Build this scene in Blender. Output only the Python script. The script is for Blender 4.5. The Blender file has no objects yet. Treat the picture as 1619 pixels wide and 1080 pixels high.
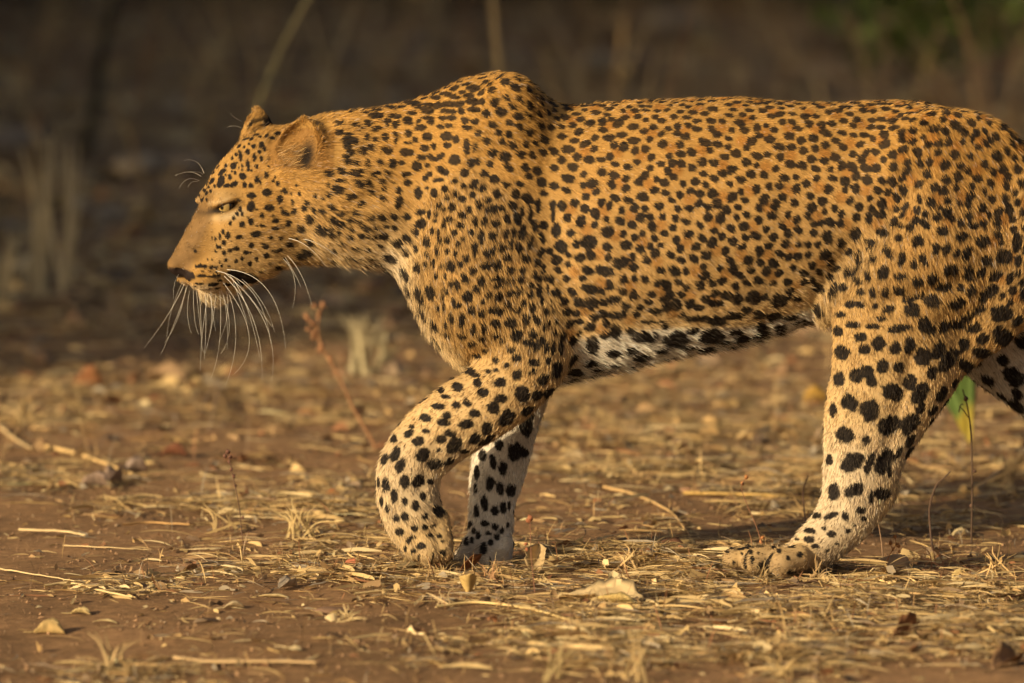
import bpy, math, random
import numpy as np
from mathutils import Vector
from mathutils.bvhtree import BVHTree

STEP = 0.0032
NFUR = 620000
rng = np.random.default_rng(7)
random.seed(7)
sc = bpy.context.scene
COL = sc.collection

# ------------------------------------------------------------------ camera
PITCH = math.radians(6.5)
CD = 12.0
TGT = np.array([0.0, 0.0, 0.36])
CAM = TGT + np.array([0.0, -CD * math.cos(PITCH), CD * math.sin(PITCH)])
cam_d = bpy.data.cameras.new('camera')
cam = bpy.data.objects.new('camera', cam_d)
COL.objects.link(cam)
cam.location = CAM
cam.rotation_euler = (math.radians(90) - PITCH, 0, 0)
cam_d.sensor_width = 36
cam_d.lens = 36 * CD / 1.619
cam_d.clip_start = 0.5
cam_d.clip_end = 2000
cam_d.dof.use_dof = True
cam_d.dof.focus_distance = CD - 0.06
cam_d.dof.aperture_fstop = 2.9
cam_d.dof.aperture_blades = 9
sc.camera = cam

# ------------------------------------------------------------------ sky, sun, exposure
SUN_EL = math.radians(19)
SUN_AZ_FROM = np.array([-0.77, -0.64])          # the sun stands left of and behind the camera
SUN_AZ_FROM = SUN_AZ_FROM / np.linalg.norm(SUN_AZ_FROM)
w = bpy.data.worlds.new('World'); sc.world = w; w.use_nodes = True
nt = w.node_tree; nt.nodes.clear()
sky = nt.nodes.new('ShaderNodeTexSky'); sky.sky_type = 'NISHITA'; sky.sun_disc = False
sky.sun_elevation = SUN_EL
sky.sun_rotation = math.atan2(SUN_AZ_FROM[0], SUN_AZ_FROM[1])
sky.dust_density = 7.0; sky.air_density = 1.0; sky.ozone_density = 0.2
bgn = nt.nodes.new('ShaderNodeBackground'); bgn.inputs['Strength'].default_value = 0.080
wo = nt.nodes.new('ShaderNodeOutputWorld')
nt.links.new(sky.outputs[0], bgn.inputs[0]); nt.links.new(bgn.outputs[0], wo.inputs[0])
sd = bpy.data.lights.new('sun', 'SUN'); sd.energy = 5.0; sd.angle = math.radians(0.6)
sd.color = (1.0, 0.785, 0.48)
sun = bpy.data.objects.new('sun', sd); COL.objects.link(sun)
sdir = Vector((-SUN_AZ_FROM[0] * math.cos(SUN_EL), -SUN_AZ_FROM[1] * math.cos(SUN_EL), -math.sin(SUN_EL)))
sun.rotation_euler = sdir.to_track_quat('-Z', 'Y').to_euler()
sun.location = (-8, -8, 6)
sc.view_settings.view_transform = 'Standard'; sc.view_settings.look = 'None'
sc.view_settings.gamma = 1.0; sc.view_settings.use_curve_mapping = False
sc.view_settings.exposure = 0.22
sc.render.engine = 'CYCLES'
sc.cycles.use_denoising = True
sc.cycles.max_bounces = 6
sc.cycles.diffuse_bounces = 3
sc.cycles.glossy_bounces = 2
sc.cycles.transmission_bounces = 3
sc.cycles_curves.shape = 'RIBBONS'

# ------------------------------------------------------------------ helpers
def P(X, Y, d=0.0):
    """photo pixel (1619x1080) + world depth y -> world point"""
    u = (X - 809.5) / 1000.0; v = (540.0 - Y) / 1000.0
    r = np.array([0, math.cos(PITCH), -math.sin(PITCH)]) * CD + np.array([1, 0, 0]) * u + \
        np.array([0, math.sin(PITCH), math.cos(PITCH)]) * v
    t = (d - CAM[1]) / r[1]
    return CAM + r * t

def PG(X, Y, z=0.0):
    """photo pixel -> point on the level ground"""
    u = (X - 809.5) / 1000.0; v = (540.0 - Y) / 1000.0
    r = np.array([0, math.cos(PITCH), -math.sin(PITCH)]) * CD + np.array([1, 0, 0]) * u + \
        np.array([0, math.sin(PITCH), math.cos(PITCH)]) * v
    t = (z - CAM[2]) / r[2]
    return CAM + r * t

def hash3(ix, iy, iz, seed):
    h = (ix.astype(np.int64) * 374761393 + iy.astype(np.int64) * 668265263 + iz.astype(np.int64) * 2147483647 + seed * 974711) & 0xFFFFFFFF
    h = ((h ^ (h >> 13)) * 1274126177) & 0xFFFFFFFF
    h = h ^ (h >> 16)
    return (h & 0xFFFF).astype(np.float32) / 32767.5 - 1.0

def vnoise(p, scale, seed=0):
    q = p * scale
    i = np.floor(q).astype(np.int64); f = (q - i).astype(np.float32)
    f = f * f * (3 - 2 * f)
    r = np.zeros(len(p), np.float32)
    for dx in (0, 1):
        wx = f[:, 0] if dx else 1 - f[:, 0]
        for dy in (0, 1):
            wy = f[:, 1] if dy else 1 - f[:, 1]
            for dz in (0, 1):
                wz = f[:, 2] if dz else 1 - f[:, 2]
                r += wx * wy * wz * hash3(i[:, 0] + dx, i[:, 1] + dy, i[:, 2] + dz, seed)
    return r

def sstep(a, b, x):
    t = np.clip((x - a) / (b - a), 0, 1)
    return t * t * (3 - 2 * t)

def norm(v):
    return v / np.maximum(np.linalg.norm(v, axis=-1, keepdims=True), 1e-9)

def mesh_obj(name, V, F, mat=None, parent=None, smooth=True, colors=None, cname='tint'):
    """V (n,3), F (m,k) numpy arrays with k = 3 or 4, or a list of such"""
    V = np.asarray(V, np.float32)
    Fs = F if isinstance(F, list) else [F]
    me = bpy.data.meshes.new(name)
    loops = np.concatenate([np.asarray(f).ravel() for f in Fs]).astype(np.int32)
    sizes = np.concatenate([np.full(len(f), np.asarray(f).shape[1]) for f in Fs]).astype(np.int32)
    me.vertices.add(len(V)); me.vertices.foreach_set('co', V.ravel())
    me.loops.add(len(loops)); me.loops.foreach_set('vertex_index', loops)
    me.polygons.add(len(sizes))
    me.polygons.foreach_set('loop_start', np.concatenate([[0], np.cumsum(sizes)[:-1]]).astype(np.int32))
    me.polygons.foreach_set('use_smooth', np.full(len(sizes), smooth))
    me.update(calc_edges=True)
    if colors is not None:
        a = me.attributes.new(cname, 'FLOAT_COLOR', 'POINT')
        c = np.ones((len(V), 4), np.float32); c[:, :3] = colors
        a.data.foreach_set('color', c.ravel())
    if mat: me.materials.append(mat)
    o = bpy.data.objects.new(name, me)
    COL.objects.link(o)
    if parent: o.parent = parent
    return o

def tag(o, label=None, cat=None, group=None, kind=None):
    if label: o['label'] = label
    if cat: o['category'] = cat
    if group: o['group'] = group
    if kind: o['kind'] = kind
    return o

def empty(name, loc):
    o = bpy.data.objects.new(name, None); COL.objects.link(o); o.location = loc
    o.empty_display_size = 0.05
    return o

def principled(name, color=(0.5, 0.5, 0.5), rough=0.8, attr=None, spec=0.3):
    m = bpy.data.materials.new(name); m.use_nodes = True
    n = m.node_tree; b = n.nodes['Principled BSDF']
    b.inputs['Base Color'].default_value = (*color, 1)
    b.inputs['Roughness'].default_value = rough
    b.inputs['Specular IOR Level'].default_value = spec
    if attr:
        a = n.nodes.new('ShaderNodeAttribute'); a.attribute_name = attr
        n.links.new(a.outputs['Color'], b.inputs['Base Color'])
    return m
# ================================================================== the leopard: one continuous body grown from a distance field
# Every primitive returns a signed distance and knows its hair direction, hair length, paleness.
YAW = math.radians(24)
HC = P(430, 300, 0.0)
CY, SY = math.cos(YAW), math.sin(YAW)

def head_local(p):
    """world -> head frame: hx, hy in photo px (hy down), lat in px (positive = camera side)"""
    q = p - HC
    lx = q[:, 0] * CY + q[:, 1] * SY
    ly = -q[:, 0] * SY + q[:, 1] * CY
    return np.stack([430 + lx * 1000 * CY, 300 - q[:, 2] * 1000, -ly * 1000], 1)

def head_world(hx, hy, lat):
    lx = (hx - 430) / CY / 1000; ly = -lat / 1000; z = (300 - hy) / 1000
    return HC + np.array([lx * CY - ly * SY, lx * SY + ly * CY, z])

HFLOW = None
def sd_ell(p, c, r, ang=0.0, axis=1):
    q = p - np.asarray(c)
    if ang:
        ca, sa = math.cos(ang), math.sin(ang)
        if axis == 1:      # rotate in the x / up plane
            q = np.stack([q[:, 0] * ca + q[:, 1] * sa, -q[:, 0] * sa + q[:, 1] * ca, q[:, 2]], 1)
    r = np.asarray(r, float)
    k0 = np.linalg.norm(q / r, axis=1); k1 = np.linalg.norm(q / (r * r), axis=1)
    return k0 * (k0 - 1.0) / np.maximum(k1, 1e-9)

def sd_cone(p, a, b, ra, rb):
    a = np.asarray(a, float); b = np.asarray(b, float)
    ab = b - a; L2 = ab @ ab
    t = np.clip(((p - a) @ ab) / L2, 0, 1)
    d = np.linalg.norm(p - a - t[:, None] * ab, axis=1)
    return d - (ra + (rb - ra) * t)

def smin(a, b, k):
    h = np.clip(0.5 + 0.5 * (b - a) / k, 0, 1)
    return b + (a - b) * h - k * h * (1 - h)

def smax(a, b, k):
    return -smin(-a, -b, k)

# ---- torso and neck: stations X, top, bottom, half width
ST = np.array([
 (440, 222, 372, 50), (475, 196, 392, 62), (510, 183, 404, 70), (560, 177, 412, 78), (620, 167, 428, 86), (660, 158, 462, 94),
 (700, 143, 520, 100), (730, 129, 566, 104), (760, 120, 590, 108), (795, 115, 602, 112), (820, 120, 606, 116), (845, 137, 608, 120),
 (868, 155, 606, 124), (890, 164, 601, 130), (940, 163, 590, 139), (1000, 160, 576, 147), (1060, 156, 562, 150),
 (1120, 154, 551, 149), (1180, 156, 541, 143), (1230, 159, 524, 135), (1300, 162, 500, 126), (1400, 161, 486, 118), (1460, 165, 486, 112),
 (1520, 180, 500, 104), (1570, 201, 515, 94), (1620, 232, 520, 78), (1670, 275, 500, 55), (1700, 320, 460, 28)], float)
def st_world():
    xs, zt, zb, ww = [], [], [], []
    for X, t, b, hw in ST:
        xs.append((X - 809.5) / 1000); zt.append(P(X, t)[2]); zb.append(P(X, b, 0)[2]); ww.append(hw / 1000)
    return [np.array(v) for v in (xs, zt, zb, ww)]
SX, SZT, SZB, SW = st_world()
def smooth_interp(x, xs, ys):
    # catmull-rom on a non-uniform table, via a fine lookup
    m = np.gradient(ys, xs)
    i = np.clip(np.searchsorted(xs, x) - 1, 0, len(xs) - 2)
    h = xs[i + 1] - xs[i]; t = np.clip((x - xs[i]) / h, 0, 1)
    return ((2*t**3-3*t**2+1)*ys[i] + (t**3-2*t**2+t)*h*m[i] + (-2*t**3+3*t**2)*ys[i+1] + (t**3-t**2)*h*m[i+1])

def sd_torso(p):
    x = p[:, 0]
    zt = smooth_interp(x, SX, SZT); zb = smooth_interp(x, SX, SZB); hw = smooth_interp(x, SX, SW)
    hz = (zt - zb) / 2; zc = (zt + zb) / 2
    t = (p[:, 2] - zc) / hz
    # narrower towards the spine, deep chest
    wid = hw * (1 - 0.10 * np.tanh(1.6 * t) - 0.04 * np.clip(t, -1.2, 1.2) ** 2)
    n = 2.15
    g = (np.abs(p[:, 1] / wid) ** n + np.abs(t) ** n) ** (1 / n)
    rr = np.sqrt(p[:, 1] ** 2 + (p[:, 2] - zc) ** 2)
    d = rr * (1 - 1 / np.maximum(g, 1e-3))
    d = np.where(g < 0.3, -0.07, np.maximum(d, -0.09))
    cap = np.maximum(SX[0] - x, x - SX[-1])
    return np.maximum(d, cap)

PR = []   # (name, fn, k, bbox(lo, hi), flow, hair length, pale)
def chain(name, pts, ys=1.0, k=0.03, hl=0.009, pale=0.5, flow=None, ksub=0.02):
    """pts: (X, Y, depth, r px[, lateral scale])"""
    pts = [tuple(q) + ((ys,) if len(q) == 4 else ()) for q in pts]
    if len(pts) > 2:
        A = np.array(pts, float); T = np.arange(len(A)); tt = np.linspace(0, len(A) - 1, (len(A) - 1) * 2 + 1)
        pts = [tuple(r) for r in np.stack([smooth_interp(tt, T.astype(float), A[:, j]) for j in range(5)], 1)]
    thin = {'front_leg': 5.0, 'hind_leg': 4.0, 'hock': 2.0, 'paw': 1.0}.get(name, 0.0)      # room for the fur
    pts = [(q[0], q[1], q[2], max(q[3] - thin, 8), q[4]) for q in pts]
    W = [P(q[0], q[1], q[2]) for q in pts]
    S = [q[4] if len(q) > 4 else ys for q in pts]
    for i in range(len(pts) - 1):
        a, b = W[i], W[i + 1]; ra, rb = pts[i][3] / 1000, pts[i + 1][3] / 1000
        s = (S[i] + S[i + 1]) / 2
        ym = (a[1] + b[1]) / 2
        def fn(p, a=a, b=b, ra=ra, rb=rb, s=s, ym=ym):
            q = p.copy(); q[:, 1] = ym + (q[:, 1] - ym) / s
            a2 = a.copy(); a2[1] = ym + (a[1] - ym) / s; b2 = b.copy(); b2[1] = ym + (b[1] - ym) / s
            return sd_cone(q, a2, b2, ra, rb) * min(1.0, (s + 1) / 2)
        rm = max(ra, rb) * max(1, s) + 0.05
        lo = np.minimum(a, b) - rm; hi = np.maximum(a, b) + rm
        f = norm(b - a) if flow is None else np.asarray(flow, float)
        PR.append((name, fn, k if i == 0 else min(k, ksub), (lo, hi), f, hl, pale))

def ell(name, X, Y, d, rx, rz, ry, ang=0, k=0.03, hl=0.012, pale=0.2, flow=(1, 0, -0.3)):
    c = P(X, Y, d); r = np.array([rx, ry, rz]) / 1000
    ca, sa = math.cos(math.radians(ang)), math.sin(math.radians(ang))
    def fn(p):
        q = p - c
        q = np.stack([q[:, 0] * ca + q[:, 2] * sa, q[:, 1], -q[:, 0] * sa + q[:, 2] * ca], 1)
        k0 = np.linalg.norm(q / r, axis=1); k1 = np.linalg.norm(q / (r * r), axis=1)
        return k0 * (k0 - 1.0) / np.maximum(k1, 1e-9)
    m = r.max() + 0.05
    PR.append((name, fn, k, (c - m, c + m), norm(np.array(flow, float)), hl, pale))

N = -0.085; FD = 0.085
# shoulder blades and hump
ell('shoulder', 790, 250, -0.062, 62, 128, 42, ang=-8, k=0.05, pale=0.0, flow=(1, 0, -0.5))
ell('shoulder', 790, 250, 0.062, 62, 128, 42, ang=-8, k=0.05, pale=0.0, flow=(1, 0, -0.5))
# shoulder and upper arm near
ell('shoulder', 765, 420, N - 0.012, 92, 140, 58, ang=12, k=0.045, pale=0.25, flow=(0.35, 0, -1))
ell('shoulder', 838, 520, N - 0.012, 58, 100, 46, ang=-4, k=0.03, pale=0.4, flow=(0.2, 0, -1))
ell('shoulder', 765, 420, FD + 0.012, 85, 140, 58, ang=12, k=0.045, pale=0.25, flow=(0.35, 0, -1))
# near front leg, lifted
chain('front_leg', [(842, 575, N - .012, 55, .8), (790, 622, N - .012, 56, .75), (735, 655, N - .008, 55, .72), (688, 690, N - .004, 50, .72),
                    (652, 728, N, 47, .75), (642, 770, N, 45, .78), (652, 812, N, 46, .85), (668, 846, N, 44, .95)], k=0.03, pale=0.75, hl=0.008)
for tx, ty, td, tr in ((652, 868, -.020, 22), (674, 873, -.026, 23), (696, 870, -.018, 22), (690, 868, .012, 22)):
    chain('paw', [(tx - 5, ty - 30, N + td * .7, tr - 1), (tx + 3, ty + 1, N + td * 1.1, tr - 2)], k=0.005, pale=0.6, hl=0.0065, flow=(.3, 0, -1))
chain('paw', [(700, 820, N - .01, 13), (700, 850, N - .012, 15)], k=0.015, pale=0.3, hl=0.005)
# far front leg, planted
chain('front_leg', [(835, 540, FD, 60, .8), (818, 620, FD, 48, .8), (803, 680, FD - .005, 44, .8), (788, 745, .065, 43, .8),
                    (779, 790, .052, 35, .85), (776, 835, .042, 34, .95), (774, 868, .038, 30, .95)], k=0.03, pale=0.95, hl=0.008)
for tx, ty, td, tr in ((790, 884, -.036, 22), (764, 886, -.044, 24), (741, 886, -.026, 24), (738, 882, .008, 22)):
    chain('paw', [(tx + 9, ty - 24, .035 + td * .5, tr - 5), (tx, ty + 3, .03 + td, tr)], k=0.005, pale=0.9, hl=0.0065, flow=(-1, 0, -.3))
# near thigh and hind leg
ell('thigh', 1500, 320, -0.075, 130, 150, 58, ang=-30, k=0.05, pale=0.0, flow=(0.5, 0, -1))
ell('thigh', 1462, 420, N - 0.026, 112, 150, 52, ang=-32, k=0.022, pale=0.2, flow=(0.3, 0, -1))
ell('thigh', 1500, 320, 0.075, 130, 150, 58, ang=-30, k=0.05, pale=0.2, flow=(0.5, 0, -1))
chain('hind_leg', [(1400, 478, N - .02, 84, .62), (1420, 556, N - .018, 96, .5), (1388, 640, N - .015, 74, .5), (1368, 700, N - .01, 58, .58), (1357, 756, N - .01, 47, .68),
                   (1347, 800, N - .012, 42, .75), (1306, 850, N - .012, 33, .95), (1262, 882, N - .012, 29, 1.25)], k=0.028, pale=0.8, hl=0.008, ksub=0.025)
chain('hock', [(1378, 690, N - .012, 30, .7), (1392, 768, N - .012, 19, .8), (1384, 792, N - .012, 19, .8)], k=0.02, pale=0.6)
chain('thigh', [(1640, 330, N, 60, .8), (1590, 450, N, 66, .7), (1505, 545, N - .01, 42, .6), (1430, 640, N - .012, 24, .7)], k=0.04, pale=0.3)
for tx, ty, td, tr in ((1238, 887, -.046, 24), (1194, 886, -.030, 23), (1160, 884, -.004, 21), (1162, 880, .026, 20)):
    chain('paw', [(tx + 24, ty - 5, N - .012 + td * .8, tr - 2), (tx, ty + 2, N - .012 + td, tr)], k=0.006, pale=0.5, hl=0.0065, flow=(-1, 0, -.1))
# far hind leg, trailing
chain('hind_leg', [(1520, 430, FD, 100, .6), (1565, 500, FD, 82, .6), (1612, 566, FD, 63, .7), (1690, 650, FD, 46, .75), (1752, 722, FD, 33, .8),
                   (1768, 800, FD, 25, .9), (1756, 862, FD, 26, 1.1)], k=0.035, pale=1.0, hl=0.010, ksub=0.03)
for td in (-.028, -.009, .012, .03):
    chain('paw', [(1745, 872, FD + td * .8, 20), (1712, 886, FD + td, 18)], k=0.012, pale=0.9, hl=0.004, flow=(-1, 0, -.1))
# tail, hanging out of the frame
chain('tail', [(1650, 275, 0, 42), (1712, 330, 0, 30), (1752, 430, 0, 26), (1782, 540, -.01, 25), (1820, 640, -.02, 24), (1858, 690, -.03, 20)], k=0.04, pale=0.2, hl=0.012)
# flank fold in front of the thigh
chain('flank', [(1398, 372, -.112, 20), (1352, 425, -.108, 17), (1316, 470, -.09, 14), (1300, 498, -.06, 12)], k=0.03, pale=0.5, hl=0.02, flow=(.3, 0, -1))
ell('chest', 712, 470, -0.04, 52, 96, 52, ang=20, k=0.05, pale=0.7, hl=0.016, flow=(.35, 0, -1))
ell('chest', 712, 470, 0.04, 52, 96, 52, ang=20, k=0.05, pale=0.7, hl=0.016, flow=(.35, 0, -1))
ell('neck', 560, 300, -0.03, 95, 92, 62, ang=-8, k=0.05, pale=0.1, hl=0.016, flow=(1, 0, -.1))
ell('neck', 560, 300, 0.03, 95, 92, 62, ang=-8, k=0.05, pale=0.1, hl=0.016, flow=(1, 0, -.1))

def sd_head(p):
    h = head_local(p)
    a = np.stack([h[:, 0], h[:, 1], np.abs(h[:, 2])], 1)
    d = sd_ell(a, (440, 276, 0), (80, 74, 64))
    d = smin(d, sd_ell(a, (386, 300, 0), (54, 56, 44), 0), 22)
    d = smin(d, sd_cone(a, (356, 330, 0), (299, 401, 0), 33, 21), 20)
    d = smin(d, sd_cone(a, (350, 334, 14), (305, 401, 11), 25, 18), 14)
    d = smin(d, sd_ell(a, (424, 345, 32), (74, 66, 42)), 26)                  # cheek
    d = smin(d, sd_ell(a, (372, 356, 34), (36, 26, 22)), 18)                  # cheekbone
    d = smin(d, sd_ell(a, (349, 304, 27), (24, 15, 15), -0.6), 14)            # brow
    d = smin(d, sd_ell(a, (320, 427, 21), (33, 27, 25), 0.25), 8)            # whisker pad
    d = smin(d, sd_ell(a, (362, 404, 26), (44, 34, 20), 0.4), 18)
    jaw = smin(sd_cone(a, (338, 456, 0), (400, 412, 14), 17, 28), sd_cone(a, (400, 408, 20), (466, 376, 28), 24, 36), 14)
    jaw = smin(jaw, sd_ell(a, (340, 457, 0), (23, 17, 19), 0.3), 10)          # chin
    d = smin(d, jaw, 9)
    # nose leather mass
    d = smin(d, sd_ell(a, (286, 414, 0), (18, 16, 18), 0.6), 7)
    # nostril comma
    d = smax(d, -sd_cone(a, (279, 420, 15), (290, 428, 19), 4.5, 2.5), 3)
    # mouth line: a groove that runs back and slightly down
    groove = sd_cone(a, (290, 446, 0), (322, 452, 37), 3.0, 3.5)
    groove = np.minimum(groove, sd_cone(a, (322, 452, 38), (380, 436, 46), 3.5, 5.5))
    d = smax(d, -groove, 6)
    # eye socket
    d = smax(d, -sd_ell(a, (345, 320, 47), (18, 5.8, 13), -0.35), 4)
    d = smin(d, np.maximum(sd_ell(a, (349, 328.5, 36.5), (20, 6.5, 10), -0.35), -1e9), 6)   # lower lid
    d = smin(d, sd_ell(a, (345, 310.5, 36.5), (22, 6, 11), -0.35), 6)                      # upper lid
    # ears: cupped shells opening outwards and forwards
    far = h[:, 2] < 0
    c = np.stack([np.where(far, 430, 456), np.where(far, 226, 241), np.where(far, 62, 66)], 1).astype(float)
    co, so = math.cos(math.radians(52)), math.sin(math.radians(52))
    q = a - c
    fwd = -q[:, 0] * co + q[:, 2] * so          # opening axis
    sid = q[:, 0] * so + q[:, 2] * co
    up = -q[:, 1] + 0.18 * q[:, 0]
    e0 = np.where(far, 0.80, 0.94)
    fwd, sid, up = fwd / e0, sid / e0, up / e0
    wid = 44 * np.clip(1.08 - 0.0007 * np.maximum(up, 0) ** 1.6, 0.35, 1.1)
    e = np.stack([fwd, up, sid * 44 / wid], 1)
    outer = sd_ell(e, (0, 0, 0), (32, 64, 44))
    inner = sd_ell(e, (14, 4, 0), (31.5, 60.5, 40.5))
    shell = smax(outer, -inner, 4)
    d = smin(d, shell, 7)
    d = smin(d, sd_ell(a, (440, 268, 56), (30, 26, 26)), 12)
    return d / 1000.0

_lo = head_world(430, 300, 0) - 0.24; _hi = head_world(430, 300, 0) + 0.24
_hi[2] = P(0, 130)[2]; _lo[2] = P(0, 510)[2]; _lo[0] = P(245, 0)[0]; _hi[0] = P(545, 0)[0]
PR.append(('head', sd_head, 0.03, (_lo, _hi), norm(np.array([1, 0.3, 0.1])), 0.007, 0.0))

def body_field(p, lo=None, hi=None):
    d = sd_torso(p)
    for name, fn, k, bb, fl, hl, pale in PR:
        m = np.all((p > bb[0]) & (p < bb[1]), axis=1)
        if m.any():
            d[m] = smin(d[m], fn(p[m]), k)
    return d

def build_grid():
    x0, x1 = P(250, 0)[0], P(1885, 0)[0]
    xh = P(520, 0)[0]
    xs = np.concatenate([np.arange(x0, xh, STEP * 0.72), np.arange(xh, x1, STEP)])
    ys = np.concatenate([np.arange(-0.20, 0.2, STEP * .95)])
    zs = np.arange(-0.012, P(0, 95)[2], STEP * 0.9)
    D = np.full((len(xs), len(ys), len(zs)), 0.1, np.float32)
    # primitives evaluated in sub-blocks of the grid
    def block(lo, hi):
        i0, i1 = np.searchsorted(xs, (lo[0], hi[0])); j0, j1 = np.searchsorted(ys, (lo[1], hi[1])); k0, k1 = np.searchsorted(zs, (lo[2], hi[2]))
        return slice(i0, i1), slice(j0, j1), slice(k0, k1)
    def pts(sl):
        g = np.meshgrid(xs[sl[0]], ys[sl[1]], zs[sl[2]], indexing='ij')
        return np.stack([a.ravel() for a in g], 1).astype(np.float32)
    sl = block((SX[0] - .02, -0.19, P(0, 640)[2]), (SX[-1] + .02, 0.19, 2))
    q = pts(sl); D[sl] = sd_torso(q).reshape(D[sl].shape)
    for name, fn, k, bb, fl, hl, pale in PR:
        sl = block(*bb)
        if D[sl].size == 0: continue
        v = D[sl].ravel(); q = pts(sl)
        D[sl] = smin(v, fn(q).astype(np.float32), k).reshape(D[sl].shape)
    return xs, ys, zs, D

def surface_nets(xs, ys, zs, D):
    S = D < 0
    nx, ny, nz = D.shape
    cnt = np.zeros((nx-1, ny-1, nz-1), np.uint8)
    for a in (0, 1):
        for b in (0, 1):
            for c in (0, 1):
                cnt += S[a:nx-1+a, b:ny-1+b, c:nz-1+c]
    act = (cnt > 0) & (cnt < 8)
    idx = np.argwhere(act)
    vid = np.full(act.shape, -1, np.int32); vid[act] = np.arange(len(idx))
    acc = np.zeros((len(idx), 3)); n = np.zeros(len(idx))
    ax = (xs, ys, zs)
    corners = [(a, b, c) for a in (0, 1) for b in (0, 1) for c in (0, 1)]
    for c0 in corners:
        for dim in range(3):
            if c0[dim]: continue
            c1 = list(c0); c1[dim] = 1
            i0 = idx + c0; i1 = idx + c1
            d0 = D[i0[:, 0], i0[:, 1], i0[:, 2]]; d1 = D[i1[:, 0], i1[:, 1], i1[:, 2]]
            m = (d0 < 0) != (d1 < 0)
            t = np.where(m, d0 / np.where(m, d0 - d1, 1), 0)
            p0 = np.stack([ax[j][i0[:, j]] for j in range(3)], 1); p1 = np.stack([ax[j][i1[:, j]] for j in range(3)], 1)
            acc += np.where(m[:, None], p0 + (p1 - p0) * t[:, None], 0); n += m
    V = acc / n[:, None]
    Q = []
    for dim in range(3):
        sa = [slice(None)] * 3; sb = [slice(None)] * 3
        sa[dim] = slice(0, -1); sb[dim] = slice(1, None)
        A = S[tuple(sa)]; B = S[tuple(sb)]
        e = np.argwhere(A != B)
        u, v = [(1, 2), (2, 0), (0, 1)][dim]
        e = e[(e[:, u] > 0) & (e[:, v] > 0) & (e[:, u] < D.shape[u]-1) & (e[:, v] < D.shape[v]-1)]
        inside = S[e[:, 0], e[:, 1], e[:, 2]]
        def c(du, dv):
            q = e.copy(); q[:, u] -= du; q[:, v] -= dv
            return vid[q[:, 0], q[:, 1], q[:, 2]]
        q = np.stack([c(1, 1), c(0, 1), c(0, 0), c(1, 0)], 1)
        q[~inside] = q[~inside][:, ::-1]
        Q.append(q)
    return V, np.concatenate(Q)

import time as _t
_t0 = _t.time()
gx, gy, gz, GD = build_grid()
BV, BF = surface_nets(gx, gy, gz, GD)
# keep the largest connected piece only is unnecessary: the field is one blob; drop anything below ground
BV[:, 2] = np.maximum(BV[:, 2], -0.004)
print('body', BV.shape, BF.shape, round(_t.time() - _t0, 1))
del GD
def vertex_normals(V, F):
    a, b, c, d = (V[F[:, i]] for i in range(4))
    fn = np.cross(c - a, d - b)
    n = np.zeros_like(V)
    for i in range(4):
        for k in range(3):
            n[:, k] += np.bincount(F[:, i], fn[:, k], len(V))
    return norm(n)
# light smoothing of grid staircase
def smooth(V, F, it=2, lam=0.5):
    e = np.concatenate([F[:, [0, 1]], F[:, [1, 2]], F[:, [2, 3]], F[:, [3, 0]]])
    deg = np.bincount(e.ravel(), minlength=len(V)).astype(float)
    for _ in range(it):
        s = np.zeros_like(V)
        for k in range(3):
            s[:, k] = np.bincount(e[:, 0], V[e[:, 1], k], len(V)) + np.bincount(e[:, 1], V[e[:, 0], k], len(V))
        V = V + lam * (s / deg[:, None] - V)
    return V
BV = smooth(BV, BF, 2, 0.45)
BN = vertex_normals(BV, BF)
_x = BV[:, 0]
BV += BN * ((0.0032 * vnoise(BV, 11, 3) + 0.0004 * vnoise(BV, 40, 5)) * sstep(-0.32, -0.2, _x))[:, None]
# loose skin: shallow creases that run down behind the shoulder and across the flank
_cr = np.sin((BV[:, 0] * 1.0 + BV[:, 2] * 0.35 + 0.02 * vnoise(BV, 9, 8)) * 2 * math.pi / 0.055)
_rg = np.exp(-((BV[:, 0] - 0.13) / 0.09) ** 2) * sstep(0.28, 0.36, BV[:, 2]) * sstep(0.70, 0.6, BV[:, 2])
BV += BN * (0.0012 * _cr * _rg)[:, None]
def groove(V, Nn, pts, depth, w):
    out = np.zeros(len(V))
    for (X0, Y0), (X1, Y1) in zip(pts[:-1], pts[1:]):
        a = P(X0, Y0, -.1)[[0, 2]]; b = P(X1, Y1, -.1)[[0, 2]]; q = V[:, [0, 2]]; ab = b - a
        t = np.clip(((q - a) @ ab) / (ab @ ab), 0, 1)
        out = np.maximum(out, np.exp(-(np.linalg.norm(q - a - t[:, None] * ab, axis=1) / w) ** 2))
    return V - Nn * (depth * out * sstep(0.03, 0.07, np.abs(V[:, 1])))[:, None]
for pts_, dp, wd_ in ((((1418, 318), (1372, 378), (1325, 440)), .016, .026), (((862, 190), (872, 300), (884, 400), (905, 500)), .0020, .030), (((650, 340), (672, 400), (700, 470)), .006, .020),
                      (((1400, 470), (1450, 462), (1510, 440)), .007, .016), (((770, 250), (730, 320), (735, 400)), .005, .030), (((820, 600), (760, 570), (735, 590)), .004, .014),
                      (((780, 420), (830, 500), (850, 560)), .005, .018), (((1440, 560), (1420, 640), (1400, 720)), .006, .014), (((1520, 300), (1540, 400), (1500, 500)), .005, .028),
                      (((760, 130), (745, 200)), .004, .020), (((560, 330), (600, 300), (650, 290)), .004, .022), (((690, 705), (665, 770)), .004, .012), (((1330, 790), (1290, 850)), .003, .010)):
    BV = groove(BV, BN, pts_, dp, wd_)
BN = vertex_normals(BV, BF)
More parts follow.
